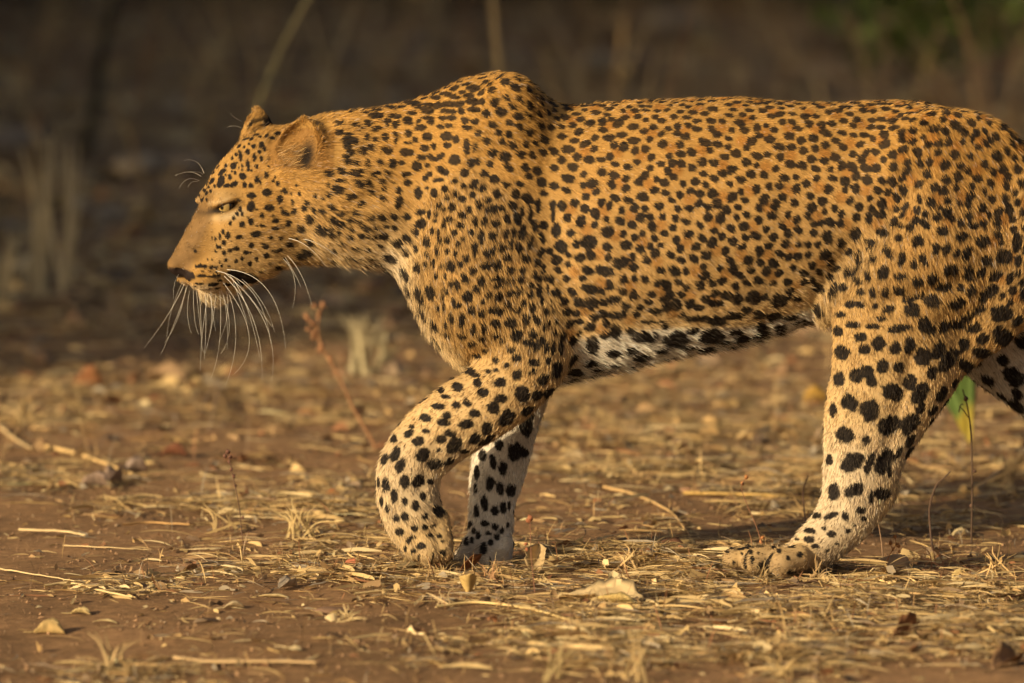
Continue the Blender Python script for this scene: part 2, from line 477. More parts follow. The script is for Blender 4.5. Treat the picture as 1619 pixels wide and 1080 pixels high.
# ================================================================== coat: spots, colours and hair
_t0 = _t.time()
SPOT_HEAD = [(437,277,14,16),(401,301,9,22),(365,346,17,16,-30),(312,374,20,10,-30),(412,396,18,18),(482,415,14,16),(350,400,10,16),(305,425,17,30,20),(370,436,22,12,-25),(335,445,18,10,-20),(422,440,13,15),(453,443,12,15),(530,476,24,20),(594,508,14,22),(453,545,22,27),(541,550,26,18),(452,492,24,14),(438,337,10,22,-10),(469,305,10,20),(503,243,14,16),(521,264,10,13),(495,279,9,10),(480,350,9,12),(528,393,12,18,-20),(505,312,9,12),(540,305,12,10),(585,433,12,12),(620,468,12,20,-30),(654,524,10,14),(617,574,22,14,20),(660,566,15,16),(713,554,17,14,30),(760,563,13,18,-30),(727,528,12,16),(575,615,20,13),(570,653,20,10,10),(634,628,18,18),(507,639,13,9),(508,590,14,15),(453,619,15,15),(411,632,14,15),(352,630,9,14),(370,600,8,12),(385,582,9,12),(400,560,10,14),(409,580,10,12),(315,668,9,15),(339,686,12,18),(392,694,20,12),(474,680,26,16,-15),(547,699,16,11),(595,702,11,12),(523,740,21,14,20),(590,758,20,11,-25),(640,732,20,14),(699,655,25,18,30),(738,608,25,22),(797,655,22,30,-30),(843,680,12,14),(456,733,14,15),(427,770,15,10),(380,750,16,12),(350,760,12,12),(321,771,12,14),(320,720,12,14),(297,743,13,10),(410,800,9,10),(381,812,8,12),(446,824,10,13),(482,802,12,13),(527,784,16,14),(330,808,10,8),(243,803,6,7),(280,704,7,10),(300,690,8,16),(280,765,6,8),(205,834,10,10),(229,837,11,11),(260,842,11,11),(284,842,9,9),(186,840,8,8),(180,763,12,6),(215,884,30,9,2),(275,884,32,10,-4),(200,922,22,6),(270,926,28,10,-4),(170,888,10,8),(236,480,14,8,-60),(237,512,9,8),(213,515,8,7),(225,465,10,8),(232,425,16,8,-50),(262,420,18,10,-60),(250,390,14,7,-60),(330,345,8,12),(295,330,10,10),(375,380,6,8),(393,355,5,7),(410,345,5,8),(380,290,10,8),(352,268,12,7,-40),(465,250,14,12),(430,215,20,6,-25),(480,195,18,6,-20),(555,213,18,9),(583,188,16,9),(268,380,12,7,-50),(290,352,12,7,-50),(320,300,14,6,-45),(395,250,14,7,-40),(455,215,12,7,-30),(510,170,16,7,-20),(530,200,12,8,-20),(833,372,22,24),(836,494,11,14),(848,548,13,18),(802,563,14,14),(764,497,10,15),(853,610,15,20),(829,440,8,10),(712,775,45,26,-25),(738,722,22,18),(585,843,18,10,-20),(395,880,60,20,18),(445,902,48,26,5),(400,918,40,16,-10),(500,860,10,8),(550,820,9,8),(620,800,10,8),(680,700,10,10),(690,480,8,12),(675,440,7,10)]
SPOT_ARM = [(467,120,38,14),(500,57,20,16),(533,38,12,12),(640,35,18,14),(663,66,22,18),(577,77,14,14),(620,96,14,12),(734,85,30,18,20),(662,135,24,26),(725,120,20,14),(770,155,24,28,20),(826,115,24,36),(790,78,12,18),(808,28,12,24),(842,30,12,30),(782,25,13,26),(741,20,16,18),(718,5,10,12),(421,184,28,20),(350,195,16,12),(372,224,24,10),(338,263,32,14),(500,166,24,18),(595,168,28,22),(547,122,14,11),(577,116,12,10),(525,207,26,20),(459,248,18,20),(416,257,18,16),(685,212,32,42,-15),(745,220,26,24),(805,205,38,18,-40),(597,232,26,20),(567,271,28,26),(490,292,26,18),(288,310,26,20),(235,347,12,10),(376,302,22,16),(365,328,30,16),(460,335,34,22),(622,312,30,42,35),(705,283,28,20,-35),(540,353,24,28),(490,395,24,30,20),(535,405,42,14,-35),(390,372,25,18),(355,397,26,18),(293,364,18,12),(221,375,24,16,-30),(160,395,16,14,-45),(260,406,28,20,-15),(407,425,30,40,40),(448,448,20,12),(387,488,25,15,-30),(277,462,28,32,30),(170,455,20,38,30),(122,478,14,28,25),(327,497,32,24),(190,506,22,34,20),(345,442,12,10),(206,569,24,28),(262,568,24,32,30),(127,579,18,30),(98,570,8,26),(312,571,16,16),(163,630,17,30),(206,649,16,16),(281,628,14,18),(251,668,17,22),(111,650,9,24),(136,678,10,20),(289,711,14,18,30),(170,719,16,16),(206,709,18,18),(345,690,30,20,40),(245,760,17,16),(288,755,14,12),(183,776,18,20),(220,808,12,14),(308,787,14,10),(345,793,14,12),(238,795,16,8),(272,832,20,16),(240,852,14,10),(207,842,8,14),(360,812,10,8),(320,748,12,8),(358,858,15,10),(95,650,7,20)]
SPOT_PAW_SHADE = [(662,884,1.8,11,0,1.0),(684,882,1.8,12,8,1.0),(704,874,2,10,18,1.0),(710,888,7,3,0,1.0),(1178,888,2.5,15,0,1.0),(1215,889,3,17,8,1.0),(1252,905,8,4,0,1.0),(1150,872,3,3,0,1.0),(1186,872,4,3,0,1.0),(1200,896,3,3,0,1.0),(1232,870,4,4,0,1.0),(1246,882,4,4,0,1.0),(1160,890,3,4,0,1.0),(756,890,1.8,10,0,1.0),(776,891,1.8,10,0,1.0)]  # small paw spots, plus dark slits that paint the shade between toes
SPOT_FAR = [(589,420,18,24),(655,447,34,40),(695,455,20,20),(700,350,30,44),(519,462,17,28),(566,490,16,34,-10),(606,516,20,30),(497,530,12,30),(552,580,20,32),(594,598,16,32,-15),(493,595,10,20),(638,605,24,28),(529,655,17,34,-10),(497,690,12,30),(573,686,18,22),(606,677,16,24),(631,668,8,22),(530,740,22,14),(573,752,16,16),(600,768,12,14),(486,768,11,16),(468,745,10,20,20),(454,808,12,18),(478,808,10,14),(505,790,12,16),(546,780,13,10),(581,797,12,16),(554,819,13,12),(527,840,17,24),(625,745,10,12),(720,300,14,24)]
SPOT_HIND = [(524,53,18,20),(582,33,28,14),(692,8,20,10),(658,37,26,12),(752,46,46,15,-8),(850,28,26,28),(870,50,20,20),(922,35,20,28,30),(970,30,28,22),(1030,40,30,22),(543,137,32,32),(613,78,24,18),(626,123,24,24,30),(680,100,25,28),(742,120,22,26),(795,108,24,34),(843,150,34,38),(902,125,26,40,20),(940,165,30,56,35),(530,232,22,30),(598,218,27,30),(635,205,28,26),(652,242,22,24),(695,186,26,28),(753,188,24,22),(730,283,45,32,20),(795,245,28,32),(835,285,32,48,30),(570,322,32,36),(509,348,15,30),(646,350,38,44),(555,438,38,32,10),(633,459,17,20),(718,403,48,38,-35),(798,400,34,52,40),(495,532,12,24),(580,540,50,34,-35),(645,545,16,46,15),(697,540,30,54,25),(750,510,14,36,30),(720,580,10,20),(512,650,22,34),(590,645,42,28,-20),(652,675,12,28),(692,660,32,28),(503,740,32,12,-25),(446,738,18,10,-20),(555,743,17,18),(615,720,20,16),(625,752,12,10),(378,790,18,9,-35),(421,795,22,12),(476,788,12,8),(506,808,20,15),(565,798,12,9),(332,832,15,9),(374,827,9,5),(422,828,22,13),(357,853,20,9),(291,856,10,6),(388,886,14,13),(445,855,18,10),(525,844,8,8),(590,777,8,6),(490,868,8,8),(172,883,4,7),(195,850,10,5),(258,903,6,7),(148,857,8,3),(230,880,5,6),(210,905,8,14)]
SPOT_FARHIND = [(1020,195,42,24,35),(1065,140,40,24,30),(1145,80,34,46,-35),(1100,290,26,24,40),(1180,225,36,50,-40),(1185,335,36,24,40)]
SPOT_FLANK = [(500,810,40,28),(500,915,18,18),(433,858,24,20),(437,900,24,22),(345,862,38,18),(415,800,28,28),(360,805,20,26),(285,820,32,14),(270,935,48,34),(372,940,32,18),(150,945,48,34),(220,870,46,12),(65,882,50,8),(40,935,42,26),(30,1005,33,18),(195,820,20,18),(150,825,20,24),(75,845,28,14)]
SPOT_BELLY = [(1020,915,22,27),(942,962,26,36),(940,1025,26,16),(885,1055,32,18),(1015,990,34,18),(935,820,34,24),(1020,860,32,14),(1000,758,22,20),(950,868,18,14),(935,770,32,18,15),(1015,805,32,16),(985,710,32,16,15),(935,900,22,18),(1040,680,26,18,-15),(1055,620,22,16),(995,575,20,20),(930,610,28,22),(900,665,20,14)]
# thigh (zoom of 1290,330..1619,600) and shoulder / neck (zooms of 620,320 and 500,130)
SPOT_THIGH = [(648,205,42,40),(528,185,26,25),(425,155,42,24,10),(595,118,28,25),(538,107,22,16),(685,95,40,26,45),(800,145,40,32),(765,52,30,30,-30),(860,62,30,24),(925,178,44,30),(985,105,44,24,20),(455,275,28,42,-20),(362,320,26,27),(545,315,24,46,15),(425,405,34,48,25),(535,427,36,24),(325,425,22,36,-15),(265,457,28,18,15),(622,355,28,30),(680,320,28,38,-20),(640,458,32,38,-30),(760,255,28,34),(825,255,30,40),(890,285,24,32,20),(955,285,32,42,15),(1080,325,34,36),(1055,205,52,42,-25),(740,440,32,46,20),(850,390,50,38,-15),(810,495,58,34,-15),(965,400,38,50),(1048,402,32,34),(1135,420,50,38,-30),(915,505,26,30),(985,520,30,44),(735,580,50,44,10),(900,600,64,38,-5),(610,640,52,44),(530,515,38,38),(440,530,22,30),(360,530,20,36),(280,525,30,22),(212,602,32,26),(278,608,34,20),(375,618,22,22),(460,632,42,22,-10),(152,668,32,22),(285,688,40,26),(415,690,32,20),(235,738,44,24,10),(362,745,44,20),(520,755,78,28,5),(690,730,44,50,30),(815,730,34,52,40),(725,770,26,36),(135,770,30,34),(285,815,38,28),(165,915,54,54),(305,888,38,42,-30),(398,855,42,48,10),(505,885,34,44),(592,870,38,56,10),(670,935,50,58,20),(770,900,36,76,25),(840,960,48,90,35),(200,400,18,36,25),(240,400,16,44,35),(270,335,20,22,20),(262,285,18,28,30),(325,202,22,12,-20),(360,220,26,28),(335,250,22,12,-30),(110,520,22,60,20),(170,500,34,30,-20),(590,575,46,24,-15),(660,550,38,20,-20),(1190,300,54,52),(1275,200,30,66),(1280,330,28,40),(1225,440,30,40),(1110,520,50,44,-40),(1060,550,30,44,30),(960,680,30,66,50),(1030,640,48,28,-30),(985,750,52,44,-20),(905,700,50,60,30),(430,990,44,40),(525,1000,40,38),(590,1060,40,30),(290,1020,60,44),(150,1055,36,36),(1175,660,70,60),(60,290,40,38),(68,180,36,42),(250,160,40,46),(160,220,24,34),(155,95,28,28),(255,55,28,28),(335,60,26,36),(130,380,30,22),(210,270,32,26),(30,90,30,18)]
SPOT_SHOULDER = [(190,65,36,18,-15),(195,140,36,30,-35),(395,30,20,24),(463,85,28,18,15),(310,18,18,16),(338,45,12,12),(290,75,14,16),(280,122,14,14),(372,112,28,16,-15),(342,155,15,17),(450,152,26,16),(505,45,20,22),(570,15,20,20),(655,45,34,28),(545,120,20,34),(604,120,16,34),(685,142,26,26),(755,105,20,28),(823,110,24,40,-15),(855,70,14,38),(262,188,16,20),(306,195,11,15),(407,202,19,20),(318,245,17,18),(367,247,16,20),(468,240,17,19),(430,275,17,18),(228,262,22,34),(520,195,20,18),(585,225,18,44),(660,212,28,26),(750,203,22,26),(797,200,16,30),(855,200,22,44,15),(542,308,18,44),(720,296,20,28),(780,277,17,34),(832,300,20,32),(905,255,20,46),(296,318,13,32),(365,322,16,20),(418,337,18,22),(228,335,20,18),(630,335,26,24),(668,315,20,22),(757,360,26,28),(490,370,20,26),(450,405,20,22),(690,412,30,32),(612,415,36,24,10),(878,370,26,32),(275,397,15,20),(220,408,13,20),(325,415,12,16),(380,425,28,32,-30),(527,450,26,26),(778,440,30,20),(855,448,22,24),(294,480,15,22),(348,485,12,20),(475,500,24,30,-30),(590,512,26,30),(690,500,46,18),(700,545,30,20),(768,515,25,20),(838,500,26,22),(388,543,14,22),(426,540,16,34,-15),(353,578,15,28,-25),(550,565,28,22,10),(500,620,32,36,-20),(637,604,22,20),(700,620,25,24),(772,600,24,26),(832,582,24,28),(911,605,22,22),(965,580,18,44),(333,615,10,22),(405,665,18,32),(440,677,18,18),(600,655,18,18),(768,673,25,22),(860,655,22,24),(925,695,22,28),(305,695,11,24),(342,693,10,26),(525,708,24,28),(588,728,22,24),(683,710,48,28,5),(822,702,26,20),(390,762,18,36,-10),(462,768,20,42,10),(353,802,15,22),(533,832,18,36),(605,828,20,34),(683,795,28,26),(775,790,36,30,-25),(883,762,26,30),(950,770,26,30),(458,875,24,24),(587,890,22,14),(680,872,28,20),(815,872,36,34,-30),(928,862,28,26,-30),(355,868,24,16,20),(520,928,28,16,-20),(425,950,38,28),(725,912,18,18),(975,910,24,32),(880,918,22,20),(785,965,30,22),(560,1000,32,28),(612,972,22,22),(682,960,30,20),(940,955,24,18),(1012,955,16,38),(1056,955,14,50),(1108,960,18,50),(1027,1038,20,28),(680,1040,26,22),(825,1015,36,24),(955,395,22,26),(975,330,22,30),(995,440,16,30),(930,475,20,28),(972,500,20,22),(910,545,22,14),(1022,565,13,40),(985,650,16,30),(1012,715,20,26),(1030,790,16,24),(1000,820,15,28),(1070,855,16,26),(1047,665,10,26),(1062,715,14,22),(1080,785,14,26),(930,155,22,28,-20),(985,235,18,40,-20),(960,20,16,40),(905,80,14,50),(1055,20,20,30),(1055,95,18,34),(1080,180,30,50),(1110,290,40,40),(1080,380,36,30),(165,430,26,30),(40,265,34,30)]
SPOT_NECK = [(440,690,18,32),(545,680,22,20),(365,865,34,26,30),(448,862,24,26),(510,780,38,20,-15),(340,770,58,24,-5),(605,775,20,18),(575,840,30,16,-30),(660,852,13,13),(775,860,24,24),(765,785,40,18),(300,975,40,26),(470,940,22,22),(577,910,22,20),(706,925,25,27),(567,990,24,22),(655,695,30,34),(730,690,26,18),(762,600,40,34,20),(808,605,22,26),(610,585,40,26,10),(590,465,26,26),(675,440,22,20),(680,500,18,20),(785,440,26,28),(845,490,24,24),(785,518,28,10),(512,400,34,18),(434,470,20,24),(505,492,16,18),(465,555,30,22),(395,590,30,32),(435,350,32,22),(375,400,16,16),(325,365,22,24),(165,350,26,20),(222,348,22,16),(195,430,40,20),(275,500,38,60),(335,510,20,24),(610,365,18,16),(675,365,24,24),(600,330,36,16),(780,330,34,28),(510,285,56,22),(665,288,52,16),(630,210,48,14),(820,262,42,16),(820,175,66,20),(955,190,58,12),(945,240,50,24),(950,305,44,14),(980,335,28,24),(870,335,22,18),(890,385,42,24),(950,462,40,30),(1060,380,28,18),(1133,367,28,18),(1078,305,28,18),(1152,305,38,18),(1100,245,38,18),(1165,250,28,16),(1145,190,68,22),(1105,100,42,16),(1180,125,36,16),(1015,130,40,14),(1240,250,26,24),(1270,325,32,24),(1335,50,52,24),(1300,120,40,20),(1335,165,56,24),(1350,235,54,20),(1355,335,30,20),(1285,392,40,20),(1110,460,42,30),(1195,490,24,26),(1118,537,32,20),(1003,545,18,26),(1285,550,24,52),(1352,560,18,38),(925,565,34,24),(900,640,34,22),(970,635,24,24),(1050,640,48,20,-30),(860,715,34,40,-40),(945,705,20,16),(1180,660,42,36),(1320,690,28,32),(1375,675,22,26),(1055,740,30,24),(1100,765,30,26),(1265,775,32,32),(960,785,26,20),(930,815,22,26),(1035,835,42,16,-5),(1185,845,24,20),(1253,882,22,20),(1360,850,28,20),(1340,885,24,20),(1095,912,24,24),(1005,948,28,32),(875,950,28,40),(945,902,16,12),(1115,985,20,22),(1190,948,20,24),(1335,962,24,20),(1257,997,32,26),(935,1030,20,26),(1052,1050,22,20),(1162,1055,24,24),(708,1030,24,44,15),(380,1040,36,20,-20),(190,920,46,34),(205,840,50,16),(265,660,24,36),(340,685,30,24),(300,610,30,20),(220,755,30,30),(110,755,34,38),(115,975,16,24),(130,1060,20,24),(55,1000,10,16)]
def px_list(lst, x0, y0, s, dark=1.0):
    return [(x0 + q[0] / s, y0 + q[1] / s, q[2] / s, q[3] / s, q[4] if len(q) > 4 else 0, dark) for q in lst]
SPOT_HEAD += [(340,275,9,6,-45),(362,310,6,9),(300,390,8,6),(270,350,9,5,-50),(250,430,8,6),(245,450,7,8),(215,440,8,6,-60),(200,490,6,8),(205,465,6,6),(290,325,9,5,-45),(420,255,8,6),(445,240,7,5),(500,205,8,6),(395,275,6,7),(330,390,6,7),(360,375,6,6),(385,330,6,6),(440,370,6,6),(500,430,6,7),(410,365,5,6),(255,470,8,9),(275,445,8,8),(540,350,7,8),(570,400,6,8),(600,470,7,8),(150,905,10,5),(165,870,8,5),(215,862,9,5),(250,862,9,5),(283,862,8,5),(310,835,8,7),(300,815,6,6),(262,805,6,6),(345,835,8,6),(300,905,14,7),(335,925,14,8),(240,945,18,5),(180,935,10,5),(290,945,14,6),(140,880,6,4),(330,690,5,7),(355,715,6,6),(415,700,5,5),(265,700,5,8),(285,735,5,7),(440,600,6,6),(480,560,6,7),(560,590,7,6),(600,550,7,7),(650,480,7,9),(560,420,7,8),(455,370,7,8),(520,640,6,6),(600,640,6,6),(480,640,7,6),(650,700,8,7),(560,760,7,6),(450,770,7,6)]
EXPL = (px_list(SPOT_HEAD, 250, 150, 3.086) + px_list(SPOT_ARM, 560, 540, 2.5725) + px_list(SPOT_HIND, 1100, 500, 2.3487)
        + px_list(SPOT_FLANK, 1000, 100, 2.16) + px_list(SPOT_BELLY, 500, 100, 2.16))
EXPL += SPOT_PAW_SHADE
EXPL += [s for s in px_list(SPOT_THIGH, 1290, 330, 4.0) if not (s[1] > 500)]
EXPL += [s for s in px_list(SPOT_SHOULDER, 620, 320, 4.154) if s[1] < 545 or s[0] > 830]
EXPL += [s for s in px_list(SPOT_NECK, 500, 130, 5.4) if not (s[0] > 650 and s[1] > 318)]
EXPL_FAR = px_list(SPOT_FAR, 560, 540, 2.5725) + px_list(SPOT_FARHIND, 1100, 500, 2.3487)

TRI = np.concatenate([BF[:, [0, 1, 2]], BF[:, [0, 2, 3]]])
bvh = BVHTree.FromPolygons(BV.tolist(), BF.tolist())
CAMV = Vector(CAM)
def hit(X, Y):
    d = Vector(P(X, Y, 0.0)) - CAMV; d.normalize()
    r = bvh.ray_cast(CAMV, d)
    return (np.array(r[0]), np.array(r[1])) if r[0] is not None else (None, None)

SP = []   # centre, normal, U (unit), V (unit), ru, rv, dark
def add_px(s):
    X, Y, rx, ry, ang, dark = s
    g = 0.86 if Y > 545 else (0.92 if X < 505 else (0.84 if (Y > 430 and 860 < X < 1260) else (0.92 if X > 1000 else (1.03 if Y > 325 else 1.14))))
    rx *= g; ry *= g
    c, n = hit(X, Y)
    if c is None: return
    a = math.radians(ang)
    du = np.array([math.cos(a), 0, -math.sin(a)]); dv = np.array([math.sin(a), 0, math.cos(a)])
    n = norm(n)
    view = norm(np.array(c) - CAM)
    ca = max(0.30, abs(float(n @ view)))
    # stretch in-plane radii where the skin turns away from the viewer
    U = norm(du - n * (du @ n)); V = norm(dv - n * (dv @ n))
    sx = 1 / max(0.45, math.sqrt(max(0, 1 - (du @ n) ** 2))); sz = 1 / max(0.45, math.sqrt(max(0, 1 - (dv @ n) ** 2)))
    SP.append((c, n, U, V, rx * sx / 1000, ry * sz / 1000, dark))
for s in EXPL: add_px(s)
n_near = len(SP)
for s in EXPL_FAR: add_px(s)
# mirror the head spots to the far side
for c, n, U, V, ru, rv, dk in list(SP[:len(SPOT_HEAD)]):
    h = head_local(np.array([c]))[0]
    if h[2] > 6:
        c2 = head_world(h[0], h[1], -h[2])
        loc, nn, ii, dd = bvh.find_nearest(Vector(c2))
        if loc is not None and dd < 0.03:
            nn = norm(np.array(nn)); u2 = norm(U - nn * (U @ nn)); v2 = np.cross(nn, u2)
            SP.append((np.array(loc), nn, u2, v2, ru, rv, dk))

# ---- per-vertex part weights -> hair flow, length, paleness
def coat_fields(V, Nn):
    W = np.full(len(V), 1e-6); FL = np.zeros((len(V), 3)); HL = np.zeros(len(V)); PA = np.zeros(len(V))
    x = V[:, 0]
    zt = smooth_interp(x, SX, SZT); zb = smooth_interp(x, SX, SZB)
    t = (V[:, 2] - (zt + zb) / 2) / ((zt - zb) / 2)
    d = sd_torso(V); wt = np.exp(-np.clip(d, 0, 0.2) / 0.010)
    # body hair sweeps back, and down on the flank
    fl = np.stack([np.ones(len(V)), np.zeros(len(V)), -0.25 - 0.45 * np.exp(-((t + 0.1) / .6) ** 2)], 1)
    tb = 0.60 + 0.16 * sstep(0.15, 0.40, x)
    pale_t = 0.04 + 0.26 * sstep(0.8, -0.35, t) + 0.16 * sstep(-0.3, -0.62, t) + (0.12 + 0.48 * sstep(-0.02, 0.06, x)) * sstep(-tb, -tb - 0.10, t)
    pale_t += 0.22 * sstep(-0.12, -0.2, x) * sstep(0.05, -0.6, t)
    pale_t -= 0.10 * np.exp(-((x + 0.16) / 0.09) ** 2) * sstep(-.6, 0, t)
    hl_t = 0.0085 + 0.003 * sstep(0.3, -0.9, t) + 0.006 * sstep(-0.78, -1.0, t) + 0.003 * np.exp(-((x + 0.25) / 0.08) ** 2)
    W += wt; FL += wt[:, None] * fl; HL += wt * hl_t; PA += wt * pale_t
    for name, fn, k, bb, f, hl, pale in PR:
        m = np.all((V > bb[0]) & (V < bb[1]), axis=1)
        if not m.any(): continue
        q = V[m]; dd = fn(q); ww = np.exp(-np.clip(dd, 0, 0.2) / 0.008) * (1.4 if name not in ('shoulder', 'thigh', 'neck', 'chest') else 1.0)
        ww[dd > 0.05] = 0
        if name == 'head':
            h = head_local(q)
            tip = head_world(262, 408, 0)
            ff = norm(q - tip); ff[:, 2] -= 0.25 * sstep(330, 420, h[:, 0]); ff[:, 2] += 0.25 * sstep(420, 300, h[:, 0]) * sstep(360, 300, h[:, 1])
            ear = sstep(222, 205, h[:, 1]) * sstep(40, 52, np.abs(h[:, 2]))
            ff = ff * (1 - ear[:, None]) + ear[:, None] * np.array([0.35, -0.1, 1.0])
            L = 0.0050 + 0.0045 * sstep(330, 430, h[:, 0]) + 0.006 * sstep(390, 480, h[:, 0]) * sstep(340, 400, h[:, 1]) + 0.006 * sstep(448, 465, h[:, 1])
            pl = 0.06 + 0.30 * sstep(320, 400, h[:, 1]) * sstep(300, 345, h[:, 0]) + 0.30 * sstep(425, 446, h[:, 1]) + 0.12 * sstep(452, 462, h[:, 1])
            pl += 0.35 * np.exp(-(((h[:, 0] - 342) / 26) ** 2 + ((h[:, 1] - 334) / 8) ** 2)) + 0.25 * np.exp(-(((h[:, 0] - 340) / 22) ** 2 + ((h[:, 1] - 300) / 8) ** 2))
            ww = ww * 2.0
            W[m] += ww; FL[m] += ww[:, None] * ff; HL[m] += ww * L; PA[m] += ww * pl
        else:
            pl = pale * np.ones(len(q))
            if name in ('front_leg', 'hind_leg'):
                pl = pl * (0.42 + 0.58 * sstep(0.42, 0.16, q[:, 2])) if q[:, 1].mean() < 0 or name == 'front_leg' else pl
            if name in ('front_leg', 'hind_leg', 'paw'):
                inner = Nn[m][:, 1] * np.where(V[m][:, 1] < -0.01, 1, -1)
                pl = pl + 0.3 * np.clip(inner, 0, 1)
            W[m] += ww; FL[m] += ww[:, None] * f; HL[m] += ww * hl; PA[m] += ww * pl
    FL = FL / W[:, None]; HL = HL / W; PA = np.clip(PA / W, 0, 1)
    return norm(FL), HL, PA, t
CFL, CHL, CPA, CT = coat_fields(BV, BN)
HLc = head_local(BV)
VX = 809.5 + BV[:, 0] * 1000; VY = 900 - BV[:, 2] * 1000 / 1.006
inhead = (VX < 505) & (VY < 500)
# face direction of a vertex
near = BN[:, 1] < 0.15

# ---- grown spots elsewhere: rosettes on back, flank, rump; solid blots on the rest
class Hash:
    def __init__(s, cell=0.03): s.c = cell; s.d = {}
    def key(s, p): return (int(p[0] // s.c), int(p[1] // s.c), int(p[2] // s.c))
    def add(s, p, r): s.d.setdefault(s.key(p), []).append((p[0], p[1], p[2], r))
    def free(s, p, r):
        k = s.key(p)
        for a in (-1, 0, 1):
            for b in (-1, 0, 1):
                for c in (-1, 0, 1):
                    for q in s.d.get((k[0]+a, k[1]+b, k[2]+c), ()):
                        if (q[0]-p[0])**2 + (q[1]-p[1])**2 + (q[2]-p[2])**2 < (r + q[3])**2: return False
        return True
occ = Hash(0.034)
for c, n, U, V, ru, rv, dk in SP:
    occ.add(c, (ru + rv) / 2 * 0.9)
covered = near & ((VX < 525) | ((VY > 552) & (VX < 900)) | ((VY > 500) & (VX > 1290) & (VX < 1430)) | ((VY > 820) & (VX > 1100) & (VX < 1300))
                  | ((VX > 1310) & (VY > 345) & (VX < 1560) & (VY < 500)) | ((VX > 700) & (VX < 845) & (VY > 335)) | ((VX > 660) & (VX <= 700) & (VY > 335) & (VY < 450)) | ((VX < 750) & (VY < 330) & (VX > 520) & (VY > 180)))
order = rng.permutation(len(BV))
TINT = []    # (centre, radius): warm rosette centres
ros_c = Hash(0.05)
rosw = ((VX > 900) & (CT > -0.62) & (VX < 1700)) & ~inhead
for i in order[:60000]:
    if not rosw[i] or covered[i]: continue
    p = BV[i]
    if not ros_c.free(p, 0.0186): continue
    ros_c.add(p, 0.0186)
    n = BN[i]; f = CFL[i]; u = norm(f - n * (f @ n)); v = np.cross(n, u)
    TINT.append((p, 0.012)); occ.add(p, 0.0035)
    nb = int(rng.integers(3, 6)); a0 = rng.random() * 6.28
    R = 0.0130 * (0.9 + 0.25 * rng.random())
    for k in range(nb):
        a = a0 + 6.283 * (k + 0.25 * rng.standard_normal()) / nb
        if rng.random() < 0.10: continue
        c = p + u * math.cos(a) * R * 1.12 + v * math.sin(a) * R * 0.95
        r = 0.0056 * (0.85 + 0.5 * rng.random()); el = 1 + 0.35 * rng.random()
        if not occ.free(c, r * 1.0): continue
        occ.add(c, r * 1.05)
        tu = norm(-u * math.sin(a) + v * math.cos(a) + 0.7 * u); tv = np.cross(n, tu)
        SP.append((c, n, tu, tv, r * el, r, 1.0))
for i in order[60000:]:
    if covered[i] or inhead[i]: continue
    if near[i] and CT[i] < -0.60 and 880 < VX[i] < 1270 and not occ.free(BV[i], 0.013): continue
    p = BV[i]
    leg = 1.0 if VY[i] > 600 else 0.0
    r0 = 0.0064 + 0.003 * leg + 0.0040 * float(CT[i] < -0.7 and leg == 0)
    if HLc[i][0] < 560 and HLc[i][1] < 560: r0 = 0.0052
    r = r0 * (0.8 + 0.45 * rng.random())
    gap = 0.0040 + 0.004 * leg + (0.006 if CT[i] < -0.6 and not leg else 0)
    if not occ.free(p, r + gap * .6): continue
    occ.add(p, r + gap * .4)
    n = BN[i]; f = CFL[i]; u = norm(f - n * (f @ n)); v = np.cross(n, u)
    el = 1 + 0.35 * rng.random()
    SP.append((p, n, u, v, r * el, r / el ** .4, 1.0))
print('spots', len(SP), round(_t.time() - _t0, 1))

def spot_mask(Q, Qn):
    """0..1 dark coverage and warm tint at points"""
    o = np.argsort(Q[:, 0]); q = Q[o]; qn = Qn[o]
    nz = 0.20 * vnoise(q, 120, 21) + 0.14 * vnoise(q, 330, 22)
    M = np.zeros(len(q), np.float32); T = np.zeros(len(q), np.float32)
    xs = q[:, 0]
    for c, n, U, V, ru, rv, dk in SP:
        R = max(ru, rv) * 1.6
        i0, i1 = np.searchsorted(xs, (c[0] - R, c[0] + R))
        s = q[i0:i1] - c
        m = (np.abs(s[:, 1]) < R) & (np.abs(s[:, 2]) < R)
        idx = np.nonzero(m)[0]
        if not len(idx): continue
        s = s[idx]; g = idx + i0
        ok = (qn[g] @ n) > 0.0
        a = (s @ U) / ru; b = (s @ V) / rv; w_ = (s @ n) / (max(ru, rv) * 1.6)
        e = np.sqrt(a * a + b * b + w_ * w_) + nz[g]
        val = np.where(ok, sstep(1.22, 1.02, e) * dk, 0)
        M[g] = np.maximum(M[g], val)
    for c, r in TINT:
        i0, i1 = np.searchsorted(xs, (c[0] - r, c[0] + r))
        s = q[i0:i1] - c
        d2 = (s ** 2).sum(1)
        T[i0:i1] = np.maximum(T[i0:i1], np.clip(1.2 - d2 / r ** 2, 0, 1))
    Mo = np.empty_like(M); To = np.empty_like(T); Mo[o] = M; To[o] = T
    return Mo, To

GOLD = np.array([0.435, 0.240, 0.060]); TAN = np.array([0.455, 0.292, 0.115]); CREAM = np.array([0.57, 0.41, 0.21]); WHITE = np.array([0.70, 0.63, 0.52])
def ear_axes(hloc):
    co, so = math.cos(math.radians(52)), math.sin(math.radians(52))
    q = np.stack([hloc[:, 0], hloc[:, 1], np.abs(hloc[:, 2])], 1)
    far = hloc[:, 2] < 0
    c = np.stack([np.where(far, 430, 456), np.where(far, 226, 241), np.where(far, 62, 66)], 1)
    q = q - c
    e0 = np.where(far, 0.80, 0.94)
    return (q[:, 0] * so + q[:, 2] * co) / e0, (-q[:, 1] + 0.18 * q[:, 0]) / e0

